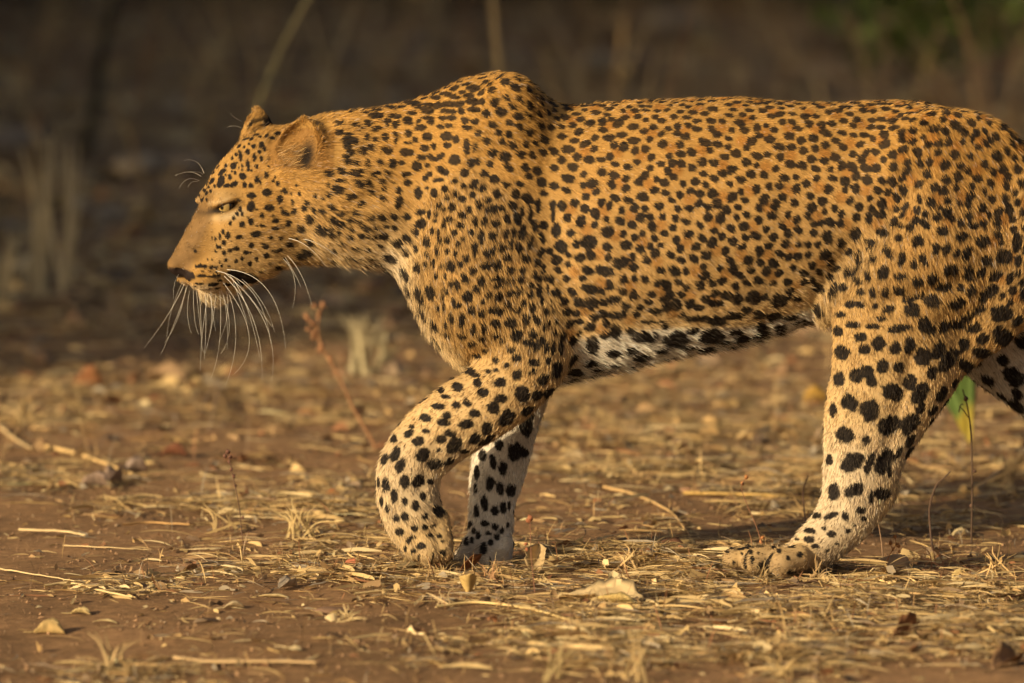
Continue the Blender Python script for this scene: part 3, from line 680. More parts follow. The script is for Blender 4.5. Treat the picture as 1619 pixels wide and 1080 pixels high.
def coat_colour(Q, Qn, pale, hloc, rnd=None):
    s = np.clip(pale, 0, 1) * 3
    A = np.stack([GOLD, TAN, CREAM, WHITE])
    i = np.clip(np.floor(s).astype(int), 0, 2); f = (s - i)[:, None]
    C = A[i] * (1 - f) + A[i + 1] * f
    # patches of warmer and greyer hair
    v = vnoise(Q, 22, 31)[:, None]
    C = C * (1 + 0.14 * v)
    M, T = spot_mask(Q, Qn)
    C = C * (1 - T[:, None]) + T[:, None] * C * np.array([0.80, 0.66, 0.50])
    hx, hy, la = hloc[:, 0], hloc[:, 1], np.abs(hloc[:, 2])
    H = (hx < 500) & (hy < 480) & (Q[:, 0] < P(530, 0)[0])
    # bridge of the nose: dull brown
    br = np.where(H, sstep(345, 318, hx) * sstep(38, 26, la) * sstep(436, 420, hy), 0)[:, None]
    C = C * (1 - br) + br * np.array([0.21, 0.122, 0.046]) * (1 + .18 * vnoise(Q, 110, 91)[:, None])
    # eye rims, tear line, lips
    ex = (hx - 345) * math.cos(.35) - (hy - 320) * math.sin(.35); ey = (hx - 345) * math.sin(.35) + (hy - 320) * math.cos(.35)
    rim = np.where(H & (la > 20), np.exp(-(((ex + 1) / 21) ** 4 + (ey / 6.8) ** 4)) * 1.0, 0)
    tear = np.where(H, np.exp(-(((ex + 26) / 12) ** 2 + ((ey - 1) / 4) ** 2)) * 0.5, 0)
    nose = np.where(H, sstep(1.2, 0.95, np.sqrt((((hx - 281) * .9 + (hy - 424) * .3) / 15) ** 2 + ((-(hx - 281) * .3 + (hy - 425) * .95) / 8.5) ** 2)), 0)
    M = np.maximum(M, np.clip(rim + tear, 0, 1))
    # ears: black back with pale patch, shade painted into the hollow
    ear = H & (hy < 262) & (la > 38) & (hx > 405)
    dirn = np.array([-CY * math.cos(math.radians(52)), -SY * math.cos(math.radians(52)), 0])
    out = np.where(hloc[:, 2] > 0, 1, -1)[:, None] * np.array([SY, -CY, 0]) * math.sin(math.radians(52)) + dirn
    facing = (Qn * out).sum(1)
    back = ear & (facing < -0.25) & (hy < 250)
    M = np.where(back, np.maximum(M, 0.95 * sstep(186, 198, hy)), M)
    fro = ear & (facing > 0.10)
    sd, up = ear_axes(hloc)
    hol = np.where(fro, np.exp(-(((sd - 9) / 15) ** 2 + ((up + 2) / 30) ** 2)), 0)
    C = np.where(fro[:, None] & (up < 45)[:, None], C * np.array([0.72, 0.66, 0.62]), C)
    M = np.where(fro, np.clip(M * 0.1 + 1.1 * hol, 0, 0.97), M)
    # sheen of light painted in: black spots lifted to brown towards the spine
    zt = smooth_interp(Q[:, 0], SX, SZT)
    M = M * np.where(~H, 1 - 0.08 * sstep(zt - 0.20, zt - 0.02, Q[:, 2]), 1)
    du = (0.55 * sstep(0.075, 0.02, Q[:, 2]) * sstep(-.5, .4, vnoise(Q, 55, 77) + .35))[:, None]
    if rnd is not None:
        M = np.clip(0.5 + (M - 0.45 - 0.16 * rnd) * 6.0, 0, 1) * (1 - 0.10 * (np.abs(rnd) > 1.1))
    # pale skin under and over the eye
    un = np.where(H & (la > 18), np.exp(-(((ex + 2) / 22) ** 4 + ((ey - 13) / 4.5) ** 2)) + .6 * np.exp(-(((ex + 6) / 16) ** 4 + ((ey + 12) / 3.5) ** 2)), 0)[:, None] * .75
    C = C * (1 - un) + un * np.array([0.62, 0.47, 0.27])
    lipw = np.where(H, sstep(436, 446, hy) * sstep(345, 325, hx) * .55, 0)[:, None]
    C = C * (1 - lipw) + lipw * np.array([0.60, 0.50, 0.36])
    dark = np.array([0.012, 0.008, 0.006])
    C = C * (1 - M[:, None]) + dark * M[:, None]
    C = C * (1 - du) + du * np.array([0.23, 0.165, 0.105]) * (1 - 0.93 * M[:, None])
    C = C * (1 - nose[:, None]) + np.array([0.022, 0.013, 0.011]) * nose[:, None]
    return C, M, nose

# ---- the body mesh itself
leopard = empty('leopard', (0, 0, 0))
tag(leopard, 'spotted golden leopard walking left with lowered head and one forepaw lifted', 'leopard')
skin_m = principled('skin', rough=0.75, attr='tint', spec=0.2)
VC, VM, VNOSE = coat_colour(BV, BN, CPA, HLc)
body = mesh_obj('body', BV, BF, skin_m, leopard, True, VC * 0.8)

# ---- hair
def grow(nf):
    a, b, c = (BV[TRI[:, k]] for k in range(3))
    ar = np.linalg.norm(np.cross(b - a, c - a), axis=1) / 2
    tn = norm(np.cross(b - a, c - a)); cen = (a + b + c) / 3
    wgt = np.where(tn[:, 1] > 0.45, 0.30, 1.0) * np.where(cen[:, 0] > P(1640, 0)[0], 0.35, 1.0)
    headt = cen[:, 0] < P(510, 0)[0]
    wgt = wgt * np.where(headt, 2.1, 1.0)
    wgt = np.where(cen[:, 2] < 0.004, 0.1, wgt)
    wa = ar * wgt; cdf = np.cumsum(wa); cdf /= cdf[-1]
    ti = np.searchsorted(cdf, rng.random(nf)); ti = np.minimum(ti, len(TRI) - 1)
    u = rng.random(nf); v = rng.random(nf); fl = u + v > 1; u[fl] = 1 - u[fl]; v[fl] = 1 - v[fl]
    w0 = 1 - u - v
    def ip(A):
        if A.ndim == 1: return A[TRI[ti, 0]] * w0 + A[TRI[ti, 1]] * u + A[TRI[ti, 2]] * v
        return A[TRI[ti, 0]] * w0[:, None] + A[TRI[ti, 1]] * u[:, None] + A[TRI[ti, 2]] * v[:, None]
    return ip(BV), norm(ip(BN)), norm(ip(CFL)), ip(CHL), ip(CPA), ip(HLc)
R0, RN, RF, RL, RP, RH = grow(NFUR)
_tg = norm(RF - RN * (RF * RN).sum(1, keepdims=True))
C, M, NO = coat_colour(R0 + _tg * (RL * 0.55)[:, None], RN, RP, RH, rng.standard_normal(len(R0)).clip(-2, 2))
keep = NO < 0.5
# bare eye opening
ex = (RH[:, 0] - 345) * math.cos(.35) - (RH[:, 1] - 320) * math.sin(.35); ey = (RH[:, 0] - 345) * math.sin(.35) + (RH[:, 1] - 320) * math.cos(.35)
ishead = (RH[:, 0] < 480) & (RH[:, 1] < 480) & (R0[:, 0] < P(500, 0)[0])
keep &= ~(ishead & (np.abs(RH[:, 2]) > 18) & (((ex + 1) / 16) ** 2 + (ey / 5.4) ** 2 < 1))
R0, RN, RF, RL, RP, RH, C, M = (A[keep] for A in (R0, RN, RF, RL, RP, RH, C, M)); ishead = ishead[keep]
n = len(R0)
tang = norm(RF - RN * (RF * RN).sum(1, keepdims=True))
# clumping: neighbouring hairs lean the same way
side = np.cross(RN, tang)
cl = vnoise(R0, 60, 41) * 0.16 + vnoise(R0, 190, 42) * 0.24
lft = 0.34 + 0.14 * vnoise(R0, 120, 43) + 0.10 * rng.standard_normal(n)
sh = (CT is not None)
guard = rng.random(n) < 0.07
lft = np.where(guard, lft + 0.45, lft)
D = norm(tang + side * (cl + 0.13 * rng.standard_normal(n))[:, None] + RN * np.clip(lft, 0.08, 0.9)[:, None])
L = RL * (0.75 + 0.5 * rng.random(n)) * (1 + 0.25 * vnoise(R0, 60, 44)) * np.where(guard, 1.25, 1.0)
earf = ishead & (RH[:, 1] < 262) & (np.abs(RH[:, 2]) > 38) & (RH[:, 0] > 400)
L = np.where(earf, 0.0070 * (0.8 + .5 * rng.random(n)), L)
# long pale tufts that cross the ear opening from its front edge
esd, eup = ear_axes(RH)
tuft = earf & (eup < 14 - 10 * rng.random(n)) & (eup > -56) & (rng.random(n) < 0.11) & (esd < 0) & (esd > -42)
L = np.where(tuft, 0.020 * (0.5 + 0.8 * rng.random(n)), L)
D = np.where(tuft[:, None], norm(D * 0.4 + np.array([0.55, -0.45, 0.55]) + 0.34 * rng.standard_normal((n, 3))), D)
C = np.where(tuft[:, None], np.array([0.44, 0.28, 0.12]) * (0.5 + .7 * rng.random((n, 1))), C)
seg = np.array([0.0, 0.35, 0.7, 1.0])
pts = np.empty((n, 4, 3), np.float32)
root = R0 - RN * 0.0012
droop = (-RN * 0.16 + np.array([0, 0, -0.10]))
for k, s_ in enumerate(seg):
    pts[:, k] = root + D * (L * s_)[:, None] + droop * (L * s_ * s_)[:, None]
pts[:, :, 2] = np.maximum(pts[:, :, 2], 0.0005)
rad0 = (0.00030 + 0.00012 * rng.random(n)) * np.where(ishead, 0.72, 1.0)
prof = np.array([1.0, 0.95, 0.62, 0.10])
hc = bpy.data.hair_curves.new('fur')
hc.add_curves([4] * n)
hc.attributes['position'].data.foreach_set('vector', pts.ravel())
ra = hc.attributes.get('radius') or hc.attributes.new('radius', 'FLOAT', 'POINT')
ra.data.foreach_set('value', (rad0[:, None] * prof).astype(np.float32).ravel())
pawf = (R0[:, 2] < 0.07)
var = (1 + np.where(ishead, np.where(RH[:, 0] < 345, 0.42, 0.33), np.where(pawf, 0.32, 0.25)) * rng.standard_normal(n)).clip(0.35, 1.9)
# tufts of lighter and darker hair, drawn out along the lie of the coat
sp_ = (R0 * tang).sum(1, keepdims=True) * tang * 0.75
var = var * (1 + 0.20 * vnoise(R0 - sp_, 330, 51) + 0.12 * vnoise(R0, 70, 52))
lum = C * var[:, None]
# every coat has stray dark and stray white hairs
stray = rng.random(n)
lum = np.where((stray < 0.03)[:, None], lum * 0.4, lum)
lum = np.where((stray > 0.965)[:, None] & (M < .5)[:, None], lum * 0.6 + 0.25, lum)
ca = hc.attributes.new('tint', 'FLOAT_COLOR', 'CURVE')
cc = np.ones((n, 4), np.float32); cc[:, :3] = np.clip(lum, 0.004, 0.85)
ca.data.foreach_set('color', cc.ravel())
fur_m = principled('fur', rough=0.6, attr='tint', spec=0.22)
nb_ = fur_m.node_tree
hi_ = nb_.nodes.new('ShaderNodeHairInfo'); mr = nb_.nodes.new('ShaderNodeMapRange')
mr.inputs['To Min'].default_value = 0.55; mr.inputs['To Max'].default_value = 1.22  # paler tips; darkened roots paint the shade inside the fur
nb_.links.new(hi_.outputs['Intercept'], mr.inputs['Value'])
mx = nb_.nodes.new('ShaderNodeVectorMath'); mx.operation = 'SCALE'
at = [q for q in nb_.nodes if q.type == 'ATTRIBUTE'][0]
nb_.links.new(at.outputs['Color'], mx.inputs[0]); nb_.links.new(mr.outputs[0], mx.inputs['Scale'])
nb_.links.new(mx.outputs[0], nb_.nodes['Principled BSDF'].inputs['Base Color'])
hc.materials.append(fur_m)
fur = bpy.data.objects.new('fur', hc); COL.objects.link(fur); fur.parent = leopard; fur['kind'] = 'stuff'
print('fur', n, round(_t.time() - _t0, 1))

# ---- eyes
def uv_sphere(c, r, nu=28, nv=18):
    c = np.asarray(c); V = []; F = []
    for j in range(nv + 1):
        th = math.pi * j / nv
        for i in range(nu):
            ph = 2 * math.pi * i / nu
            V.append(c + r * np.array([math.sin(th) * math.cos(ph), math.sin(th) * math.sin(ph), math.cos(th)]))
    for j in range(nv):
        for i in range(nu):
            F.append([j*nu+i, (j+1)*nu+i, (j+1)*nu+(i+1) % nu, j*nu+(i+1) % nu])
    return np.array(V), np.array(F)
eye_m = principled('eye', rough=0.08, attr='tint', spec=0.6)
for sgn in (1, -1):
    c = head_world(346, 320, sgn * 33)
    V_, F_ = uv_sphere((0, 0, 0), 0.0140, 48, 32)
    look = norm(head_world(318, 323, sgn * 62) - head_world(346, 320, sgn * 33))
    cosv = norm(V_) @ look
    ir = np.array([0.33, 0.225, 0.08]); col = np.where((cosv > 0.62)[:, None], ir * (1.0), np.array([0.02, 0.015, 0.01]))
    col = np.where((cosv > 0.97)[:, None], 0.004, col)
    e = mesh_obj('eye', V_, F_, eye_m, leopard, True, col); e.location = c

# ---- whiskers
wh_m = principled('whisker', (0.85, 0.80, 0.70), 0.35, spec=0.5)
def tube(pts, r0, r1, sides=4):
    pts = np.asarray(pts, float); n = len(pts); T = norm(np.gradient(pts, axis=0))
    ref = np.array([0, 1, 0.1]); V = []; F = []
    for i in range(n):
        a = norm(np.cross(T[i], ref)); b = np.cross(T[i], a); r = r0 + (r1 - r0) * i / (n - 1)
        for k in range(sides):
            an = 2 * math.pi * k / sides
            V.append(pts[i] + r * (a * math.cos(an) + b * math.sin(an)))
    for i in range(n - 1):
        for k in range(sides):
            F.append([i*sides+k, i*sides+(k+1) % sides, (i+1)*sides+(k+1) % sides, (i+1)*sides+k])
    return np.array(V), np.array(F)
WH = [((155,665),(100,770),(18,885),0),((165,672),(125,790),(73,910),0),((160,682),(130,790),(85,870),0),((135,635),(120,670),(118,720),1),((172,692),(165,770),(178,835),1),
      ((205,700),(212,830),(208,965),0),((225,700),(228,800),(222,925),0),((195,690),(205,780),(212,850),1),((240,700),(248,790),(225,905),0),((275,690),(275,860),(245,990),0),
      ((262,700),(250,800),(230,885),1),((280,690),(308,810),(280,905),0),((288,700),(300,800),(300,890),1),((300,680),(330,850),(293,1018),0),((285,660),(375,840),(325,975),0),
      ((310,640),(365,740),(412,918),0),((290,640),(390,790),(420,992),0),((290,628),(430,800),(452,1000),0),((300,618),(440,690),(500,888),0),((262,622),(390,700),(450,870),0),
      ((330,650),(400,740),(455,815),1),((318,650),(350,740),(370,800),1),((350,650),(420,730),(462,830),1),((185,690),(190,790),(205,840),1),((236,700),(215,850),(222,900),1),
      ((505,570),(555,640),(590,742),0),((490,580),(530,650),(524,750),0),((498,575),(535,640),(552,678),1),((510,512),(575,540),(637,606),0),((560,515),(620,535),(695,588),0),
      ((222,290),(195,250),(152,246),0),((212,300),(170,285),(122,298),0),((205,315),(165,310),(136,342),0),((200,318),(180,320),(165,338),1),((218,294),(200,285),(165,285),1),
      ((350,112),(328,100),(311,85),1),((350,135),(325,128),(300,133),1),((245,690),(250,760),(262,830),1),((148,660),(110,760),(95,850),1),((298,690),(300,780),(270,870),1)]
for (a, m_, b, thin) in WH:
    A_ = (220 + a[0] / 2.16, 140 + a[1] / 2.16); M_ = (220 + m_[0] / 2.16, 140 + m_[1] / 2.16); B_ = (220 + b[0] / 2.16, 140 + b[1] / 2.16)
    c, nn = hit(*A_)
    if c is None: c = P(A_[0], A_[1], -0.04)
    dd = c[1]
    oy = rng.uniform(-0.05, -0.005)
    p0 = np.array(c) + 0; p1 = P(M_[0], M_[1], dd + oy * .6); p2 = P(B_[0], B_[1], dd + oy)
    # quadratic through the middle point
    q = 2 * p1 - 0.5 * (p0 + p2)
    tt = np.linspace(0, 1, 13)[:, None]
    cv = p0 * (1 - tt) ** 2 + 2 * q * tt * (1 - tt) + p2 * tt ** 2
    V_, F_ = tube(cv, 0.00042 if not thin else 0.00028, 0.00012, 3)
    mesh_obj('whisker', V_, F_, wh_m, leopard)
print('leopard done', round(_t.time() - _t0, 1))
# ================================================================== the ground
_t0 = _t.time()
def gh(x, y):
    x = np.asarray(x, float); y = np.asarray(y, float)
    p = np.stack([np.broadcast_to(x, np.broadcast(x, y).shape).ravel(), np.broadcast_to(y, np.broadcast(x, y).shape).ravel(), np.zeros(np.broadcast(x, y).size)], 1)
    far = sstep(2.0, 9.0, p[:, 1])
    h = vnoise(p, 1.1, 61) * (0.010 + 0.03 * far) + vnoise(p, 4.3, 62) * (0.005 + 0.012 * far) + vnoise(p, 17, 63) * 0.0022 + vnoise(p, 45, 64) * 0.0011
    # the paws stand level with zero
    for cx, cy, r in ((-0.04, 0.03, 0.14), (0.40, -0.10, 0.16), (0.93, 0.08, 0.15), (-0.13, -0.09, 0.12)):
        wq = np.exp(-((p[:, 0] - cx) ** 2 + (p[:, 1] - cy) ** 2) / r ** 2)
        h = h * (1 - wq) + wq * 0.001
    return h.reshape(np.broadcast(x, y).shape)
def var_axis(lo, a, b, hi, step, grow=1.13):
    mid = np.arange(a, b, step)
    up = []; v = b; d = step
    while v < hi: up.append(v); d *= grow; v += d
    up.append(hi)
    dn = []; v = a; d = step
    while True:
        d *= grow; v -= d
        if v < lo: break
        dn.append(v)
    dn.append(lo)
    return np.array(dn[::-1] + list(mid) + up)
ax_ = var_axis(-260, -1.15, 1.15, 260, 0.0095); ay_ = var_axis(-60, -1.55, 2.2, 500, 0.012, 1.05)
GX, GY = np.meshgrid(ax_, ay_, indexing='ij')
GZ = gh(GX, GY)
nx_, ny_ = GX.shape
ii = np.arange(nx_ * ny_).reshape(nx_, ny_)
GF = np.stack([ii[:-1, :-1], ii[1:, :-1], ii[1:, 1:], ii[:-1, 1:]], -1).reshape(-1, 4)
soil = bpy.data.materials.new('soil'); soil.use_nodes = True
n_ = soil.node_tree; b_ = n_.nodes['Principled BSDF']; b_.inputs['Roughness'].default_value = 0.95; b_.inputs['Specular IOR Level'].default_value = 0.15
def nnode(t, **k):
    q = n_.nodes.new(t)
    for a, v in k.items():
        if a in q.inputs: q.inputs[a].default_value = v
    return q
tc = nnode('ShaderNodeTexCoord')
no1 = nnode('ShaderNodeTexNoise', Scale=2.2, Detail=8.0, Roughness=0.65)
no2 = nnode('ShaderNodeTexNoise', Scale=60.0, Detail=8.0, Roughness=0.7)
no3 = nnode('ShaderNodeTexNoise', Scale=420.0, Detail=4.0, Roughness=0.7)
for q in (no1, no2, no3): n_.links.new(tc.outputs['Object'], q.inputs['Vector'])
r1 = nnode('ShaderNodeValToRGB'); r1.color_ramp.elements[0].position = 0.32; r1.color_ramp.elements[0].color = (0.20, 0.122, 0.062, 1)
r1.color_ramp.elements[1].position = 0.70; r1.color_ramp.elements[1].color = (0.44, 0.268, 0.138, 1)
n_.links.new(no1.outputs['Fac'], r1.inputs['Fac'])
r2 = nnode('ShaderNodeValToRGB'); r2.color_ramp.elements[0].position = 0.3; r2.color_ramp.elements[0].color = (0.55, 0.52, 0.5, 1)
r2.color_ramp.elements[1].position = 0.72; r2.color_ramp.elements[1].color = (1.25, 1.2, 1.15, 1)
n_.links.new(no2.outputs['Fac'], r2.inputs['Fac'])
mm = nnode('ShaderNodeMix'); mm.data_type = 'RGBA'; mm.blend_type = 'MULTIPLY'; mm.inputs['Factor'].default_value = 1.0
n_.links.new(r1.outputs['Color'], mm.inputs[6]); n_.links.new(r2.outputs['Color'], mm.inputs[7])
# beyond a few metres the soil lies under dark leaf mould
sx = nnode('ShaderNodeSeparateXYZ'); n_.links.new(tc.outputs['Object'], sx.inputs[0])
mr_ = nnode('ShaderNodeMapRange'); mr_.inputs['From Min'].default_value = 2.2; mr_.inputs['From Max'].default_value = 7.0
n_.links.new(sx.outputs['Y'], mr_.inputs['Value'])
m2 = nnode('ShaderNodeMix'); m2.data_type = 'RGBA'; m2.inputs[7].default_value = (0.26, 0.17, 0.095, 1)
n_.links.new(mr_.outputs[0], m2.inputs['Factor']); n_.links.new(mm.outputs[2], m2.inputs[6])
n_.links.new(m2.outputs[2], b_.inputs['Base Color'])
ad = nnode('ShaderNodeMath'); ad.operation = 'ADD'; n_.links.new(no2.outputs['Fac'], ad.inputs[0]); n_.links.new(no3.outputs['Fac'], ad.inputs[1])
bp = nnode('ShaderNodeBump', Strength=0.9, Distance=0.004); n_.links.new(ad.outputs[0], bp.inputs['Height']); n_.links.new(bp.outputs[0], b_.inputs['Normal'])
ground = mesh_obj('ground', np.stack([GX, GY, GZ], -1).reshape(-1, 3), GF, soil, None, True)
tag(ground, kind='structure')

# ------------------------------------------------------------------ litter
dry_m = principled('dry_plant', rough=0.7, attr='tint', spec=0.25)
dn_ = dry_m.node_tree
# thin dry matter lets a little light through
tr_ = dn_.nodes.new('ShaderNodeBsdfTranslucent'); ms_ = dn_.nodes.new('ShaderNodeMixShader'); ms_.inputs[0].default_value = 0.22
at_ = [q for q in dn_.nodes if q.type == 'ATTRIBUTE'][0]; out_ = [q for q in dn_.nodes if q.type == 'OUTPUT_MATERIAL'][0]
dn_.links.new(at_.outputs['Color'], tr_.inputs['Color']); dn_.links.new(dn_.nodes['Principled BSDF'].outputs[0], ms_.inputs[1]); dn_.links.new(tr_.outputs[0], ms_.inputs[2])
dn_.links.new(ms_.outputs[0], out_.inputs['Surface'])
wood_m = principled('twig', rough=0.85, attr='tint', spec=0.2)

def strips(p0, head, length, width, bend, pitch, roll, S, taper=0.25, sag=0.0, kink=0.0, jit=0.0):
    """many curved ribbons at once; returns V, F, per-piece vertex count"""
    n = len(p0); s = np.linspace(0, 1, S + 1)
    ang = head[:, None] + bend[:, None] * (s - 0.5)[None] + kink * rng.standard_normal((n, S + 1))
    pit = pitch[:, None] * (1 - sag * s[None] * 2)
    d = np.stack([np.cos(ang) * np.cos(pit), np.sin(ang) * np.cos(pit), np.sin(pit)], -1)
    step = (length / S)[:, None, None]
    c = p0[:, None] + np.concatenate([np.zeros((n, 1, 3)), np.cumsum(d[:, :-1] * step, axis=1)], 1)
    side = np.stack([-np.sin(ang), np.cos(ang), np.zeros_like(ang)], -1); upv = np.cross(d, side)
    rl = roll[:, None] + 0.5 * rng.standard_normal((n, 1)) * (s - 0.5)[None]
    sv = side * np.cos(rl)[..., None] + upv * np.sin(rl)[..., None]
    wd = width[:, None] * (np.clip(1 - (2 * np.abs(s - 0.5)) ** 2.5 * (1 - taper), 0, 1))[None] / 2
    j1 = 1 + jit * rng.standard_normal(wd.shape); j2 = 1 + jit * rng.standard_normal(wd.shape)
    A = c + sv * (wd * j1)[..., None]; B = c - sv * (wd * j2)[..., None]
    V = np.stack([A, B], 2).reshape(-1, 3)
    base = (np.arange(n) * (S + 1) * 2)[:, None]; k = np.arange(S) * 2
    F = np.stack([base + k, base + k + 1, base + k + 3, base + k + 2], -1).reshape(-1, 4)
    return V, F, (S + 1) * 2

PAL = np.array([(0.60, 0.44, 0.21), (0.52, 0.37, 0.17), (0.44, 0.29, 0.13), (0.34, 0.22, 0.11), (0.28, 0.20, 0.13), (0.36, 0.30, 0.22), (0.26, 0.125, 0.06), (0.68, 0.54, 0.30), (0.14, 0.09, 0.055)])
def pal(n, w):
    w = np.array(w, float); w /= w.sum()
    c = PAL[rng.choice(len(PAL), n, p=w)]
    return c * (1 + 0.16 * rng.standard_normal((n, 1))).clip(0.5, 1.5)

# density of the litter over the ground, read in world metres
BL = []   # dense heaps (X, Y, rx px, ry px, weight)
for X, Y, rx, ry, wt in ((470, 815, 120, 40, 1.2), (520, 870, 150, 30, 0.9), (650, 925, 150, 30, 1.0), (900, 880, 160, 40, 1.0), (1250, 960, 330, 38, 1.5), (1500, 930, 180, 40, 1.3),
                         (1130, 900, 200, 30, 0.9), (1450, 1010, 260, 40, 1.2), (1000, 1035, 260, 32, 0.9), (130, 745, 160, 24, 0.5), (1150, 720, 260, 60, 0.8), (1450, 760, 260, 50, 0.7),
                         (330, 870, 100, 18, 0.5), (140, 925, 120, 14, 0.5), (60, 650, 90, 22, 0.8), (250, 610, 300, 30, 0.35), (1000, 640, 500, 50, 0.6), (120, 1065, 300, 18, 0.45), (340, 925, 60, 22, 0.6),
                         (760, 930, 110, 24, 0.8), (460, 960, 140, 12, 0.35), (300, 790, 200, 16, 0.4)):
    g0 = PG(X, Y); gx_ = PG(X + rx, Y)[0] - g0[0]; gy_ = abs(PG(X, Y - ry)[1] - g0[1])
    BL.append((g0[0], g0[1], gx_, gy_, wt))
def dens(x, y):
    d = np.full(len(x), 0.07)
    for cx, cy, rx, ry, wt in BL:
        d += wt * np.exp(-(((x - cx) / rx) ** 2 + ((y - cy) / ry) ** 2))
    p = np.stack([x, y, np.zeros(len(x))], 1)
    return d * (0.30 + 1.2 * np.clip(vnoise(p, 7, 71) + 0.30, 0, 1.3)) * (0.6 + 0.7 * np.clip(vnoise(p, 22, 72), -.7, 1))
def scatter(n, ylo, yhi, pw=1.0, gain=1.0):
    X = []; Y = []; got = 0
    while got < n:
        y = rng.uniform(ylo, yhi, n * 3); hw = 0.86 * (12 + y) / 12 + 0.12
        x = rng.uniform(-1, 1, n * 3) * hw
        k = rng.random(n * 3) * 1.7 < dens(x, y) ** pw * gain
        X.append(x[k]); Y.append(y[k]); got += k.sum()
    x = np.concatenate(X)[:n]; y = np.concatenate(Y)[:n]
    return x, y
def litter(name, n, ylo, yhi, Lr, Wr, S, wts, pit_s, pile, bend=0.8, pw=1.0, rollr=0.6, kink=0.0, jit=0.0, parent=None, label=None, cat=None):
    x, y = scatter(n, ylo, yhi, pw)
    dd = dens(x, y)
    z = gh(x, y) + 0.001 + rng.random(n) ** 1.6 * pile * np.clip(dd, 0, 1.6)
    L = Lr[0] * (Lr[1] / Lr[0]) ** rng.random(n); Wd = Wr[0] * (Wr[1] / Wr[0]) ** rng.random(n)
    pit = np.abs(rng.standard_normal(n)) * pit_s
    head = rng.random(n) * 6.283
    V, F, k = strips(np.stack([x, y, z], 1), head, L, Wd, bend * rng.standard_normal(n), pit, rollr * rng.standard_normal(n), S, kink=kink, sag=1.0, jit=jit)
    C = np.repeat(pal(n, wts), k, axis=0)
    gz = gh(V[:, 0], V[:, 1]); V[:, 2] = np.maximum(V[:, 2], gz + 0.0006)
    o = mesh_obj(name, V, F, dry_m, parent, True, C.clip(0.01, 0.85)); o['kind'] = 'stuff'
    if label: tag(o, label, cat)
    return o
W_S = (3, 4, 3, 2, 1.2, 1.2, .4, 1.4, .5)
litter('straw_litter', 21000, -1.45, 1.2, (0.022, 0.110), (0.0010, 0.0030), 5, W_S, 0.16, 0.018, pw=1.5, label='loose dry straw lying in pale tangled heaps over the bare soil', cat='straw')
litter('straw_litter', 4600, -1.45, 1.2, (0.025, 0.095), (0.0032, 0.0075), 6, (5, 4, 2, 1, .5, 1, .2, 3, .2), 0.12, 0.020, bend=.35, pw=1.6, rollr=.7, kink=.12, jit=.12, label='broad flattened straw blades crossing over the thinner stems', cat='straw')
litter('straw_litter', 9000, -1.45, 1.2, (0.006, 0.022), (0.0015, 0.0060), 2, (4, 3, 3, 3, 2, 2, 1, 3, 2), 0.25, 0.010, pw=1.0, label='fine chaff and broken straw sprinkled between the longer stems', cat='chaff')
litter('leaf_fragments', 2800, -1.45, 1.4, (0.012, 0.040), (0.006, 0.015), 4, (3, 3, 3, 3, 2, 2, 2.4, 2, 2), 0.35, 0.014, bend=1.6, rollr=0.9, pw=1.3, jit=.55, kink=.3, label='crumbled bits of brown and tan leaf mixed into the straw', cat='leaf litter')
litter('straw_litter', 11000, 1.0, 4.2, (0.03, 0.15), (0.0014, 0.0042), 4, W_S, 0.12, 0.016, pw=1.0, label='dry straw strewn over the lit ground behind the leopard', cat='straw')
litter('leaf_fragments', 1900, 1.2, 5.0, (0.02, 0.06), (0.008, 0.020), 4, (.8, 2, 3, 4, 2, 2, 3, .2, 3), 0.35, 0.012, bend=1.6, rollr=0.9, pw=0.7, jit=.5, kink=.3, label='fallen leaf pieces scattered behind the leopard', cat='leaf litter')
litter('straw_litter', 8500, 3.2, 10.0, (0.06, 0.25), (0.003, 0.009), 4, (4, 4, 3, 1, 1, 1, .5, 4, .2), 0.06, 0.02, pw=0.5, label='dry straw on the shaded ground farther back', cat='straw')
litter('leaf_litter', 5200, 3.6, 17.0, (0.03, 0.12), (0.015, 0.055), 4, (3, 4, 4, 4, 4, 4, 2, 2, 4), 0.35, 0.02, bend=1.2, rollr=0.8, pw=0.35, label='dull leaf litter on the shaded ground in the background', cat='leaf litter')
litter('fallen_twigs', 1500, 3.0, 16.0, (0.12, 0.5), (0.004, 0.011), 6, (2, 3, 3, 4, 4, 3, 1, 1, 3), 0.04, 0.03, kink=.12, pw=0.35, label='thin fallen stems lying across the shaded background ground', cat='twigs')
# standing stubble: short broken stalks
def stubble(name, n, ylo, yhi, Lr, label, cat, pw=1.0, wts=(1, 2, 3, 3, 1, 1, 3, .5, 1)):
    x, y = scatter(n, ylo, yhi, pw)
    z = gh(x, y)
    L = Lr[0] * (Lr[1] / Lr[0]) ** rng.random(n)
    V, F, k = strips(np.stack([x, y, z], 1), rng.random(n) * 6.28, L, (0.0008 + 0.0012 * rng.random(n)) * (1 if ylo < 4 else 4), 1.2 * rng.standard_normal(n), np.pi / 2 - np.abs(rng.standard_normal(n)) * 0.5, rng.random(n) * 3, 4, taper=.35, sag=.12, kink=.15)
    o = mesh_obj(name, V, F, dry_m, None, True, np.repeat(pal(n, wts), k, axis=0).clip(0.01, .85)); o['kind'] = 'stuff'; tag(o, label, cat)
stubble('dry_stubble', 1500, -1.4, 1.2, (0.012, 0.055), 'short broken brown stalks standing up out of the straw', 'stubble')
stubble('dry_stubble', 500, 1.2, 4.5, (0.03, 0.10), 'thin brown stalks standing on the ground behind the leopard', 'stubble', pw=.5)

stubble('dry_stubble', 700, 4.5, 15.0, (0.12, 0.65), 'sparse dry brown grass stems standing in the shaded background', 'dry grass', pw=.3, wts=(4, 4, 3, 3, 1, 1, 3, 3, 2))
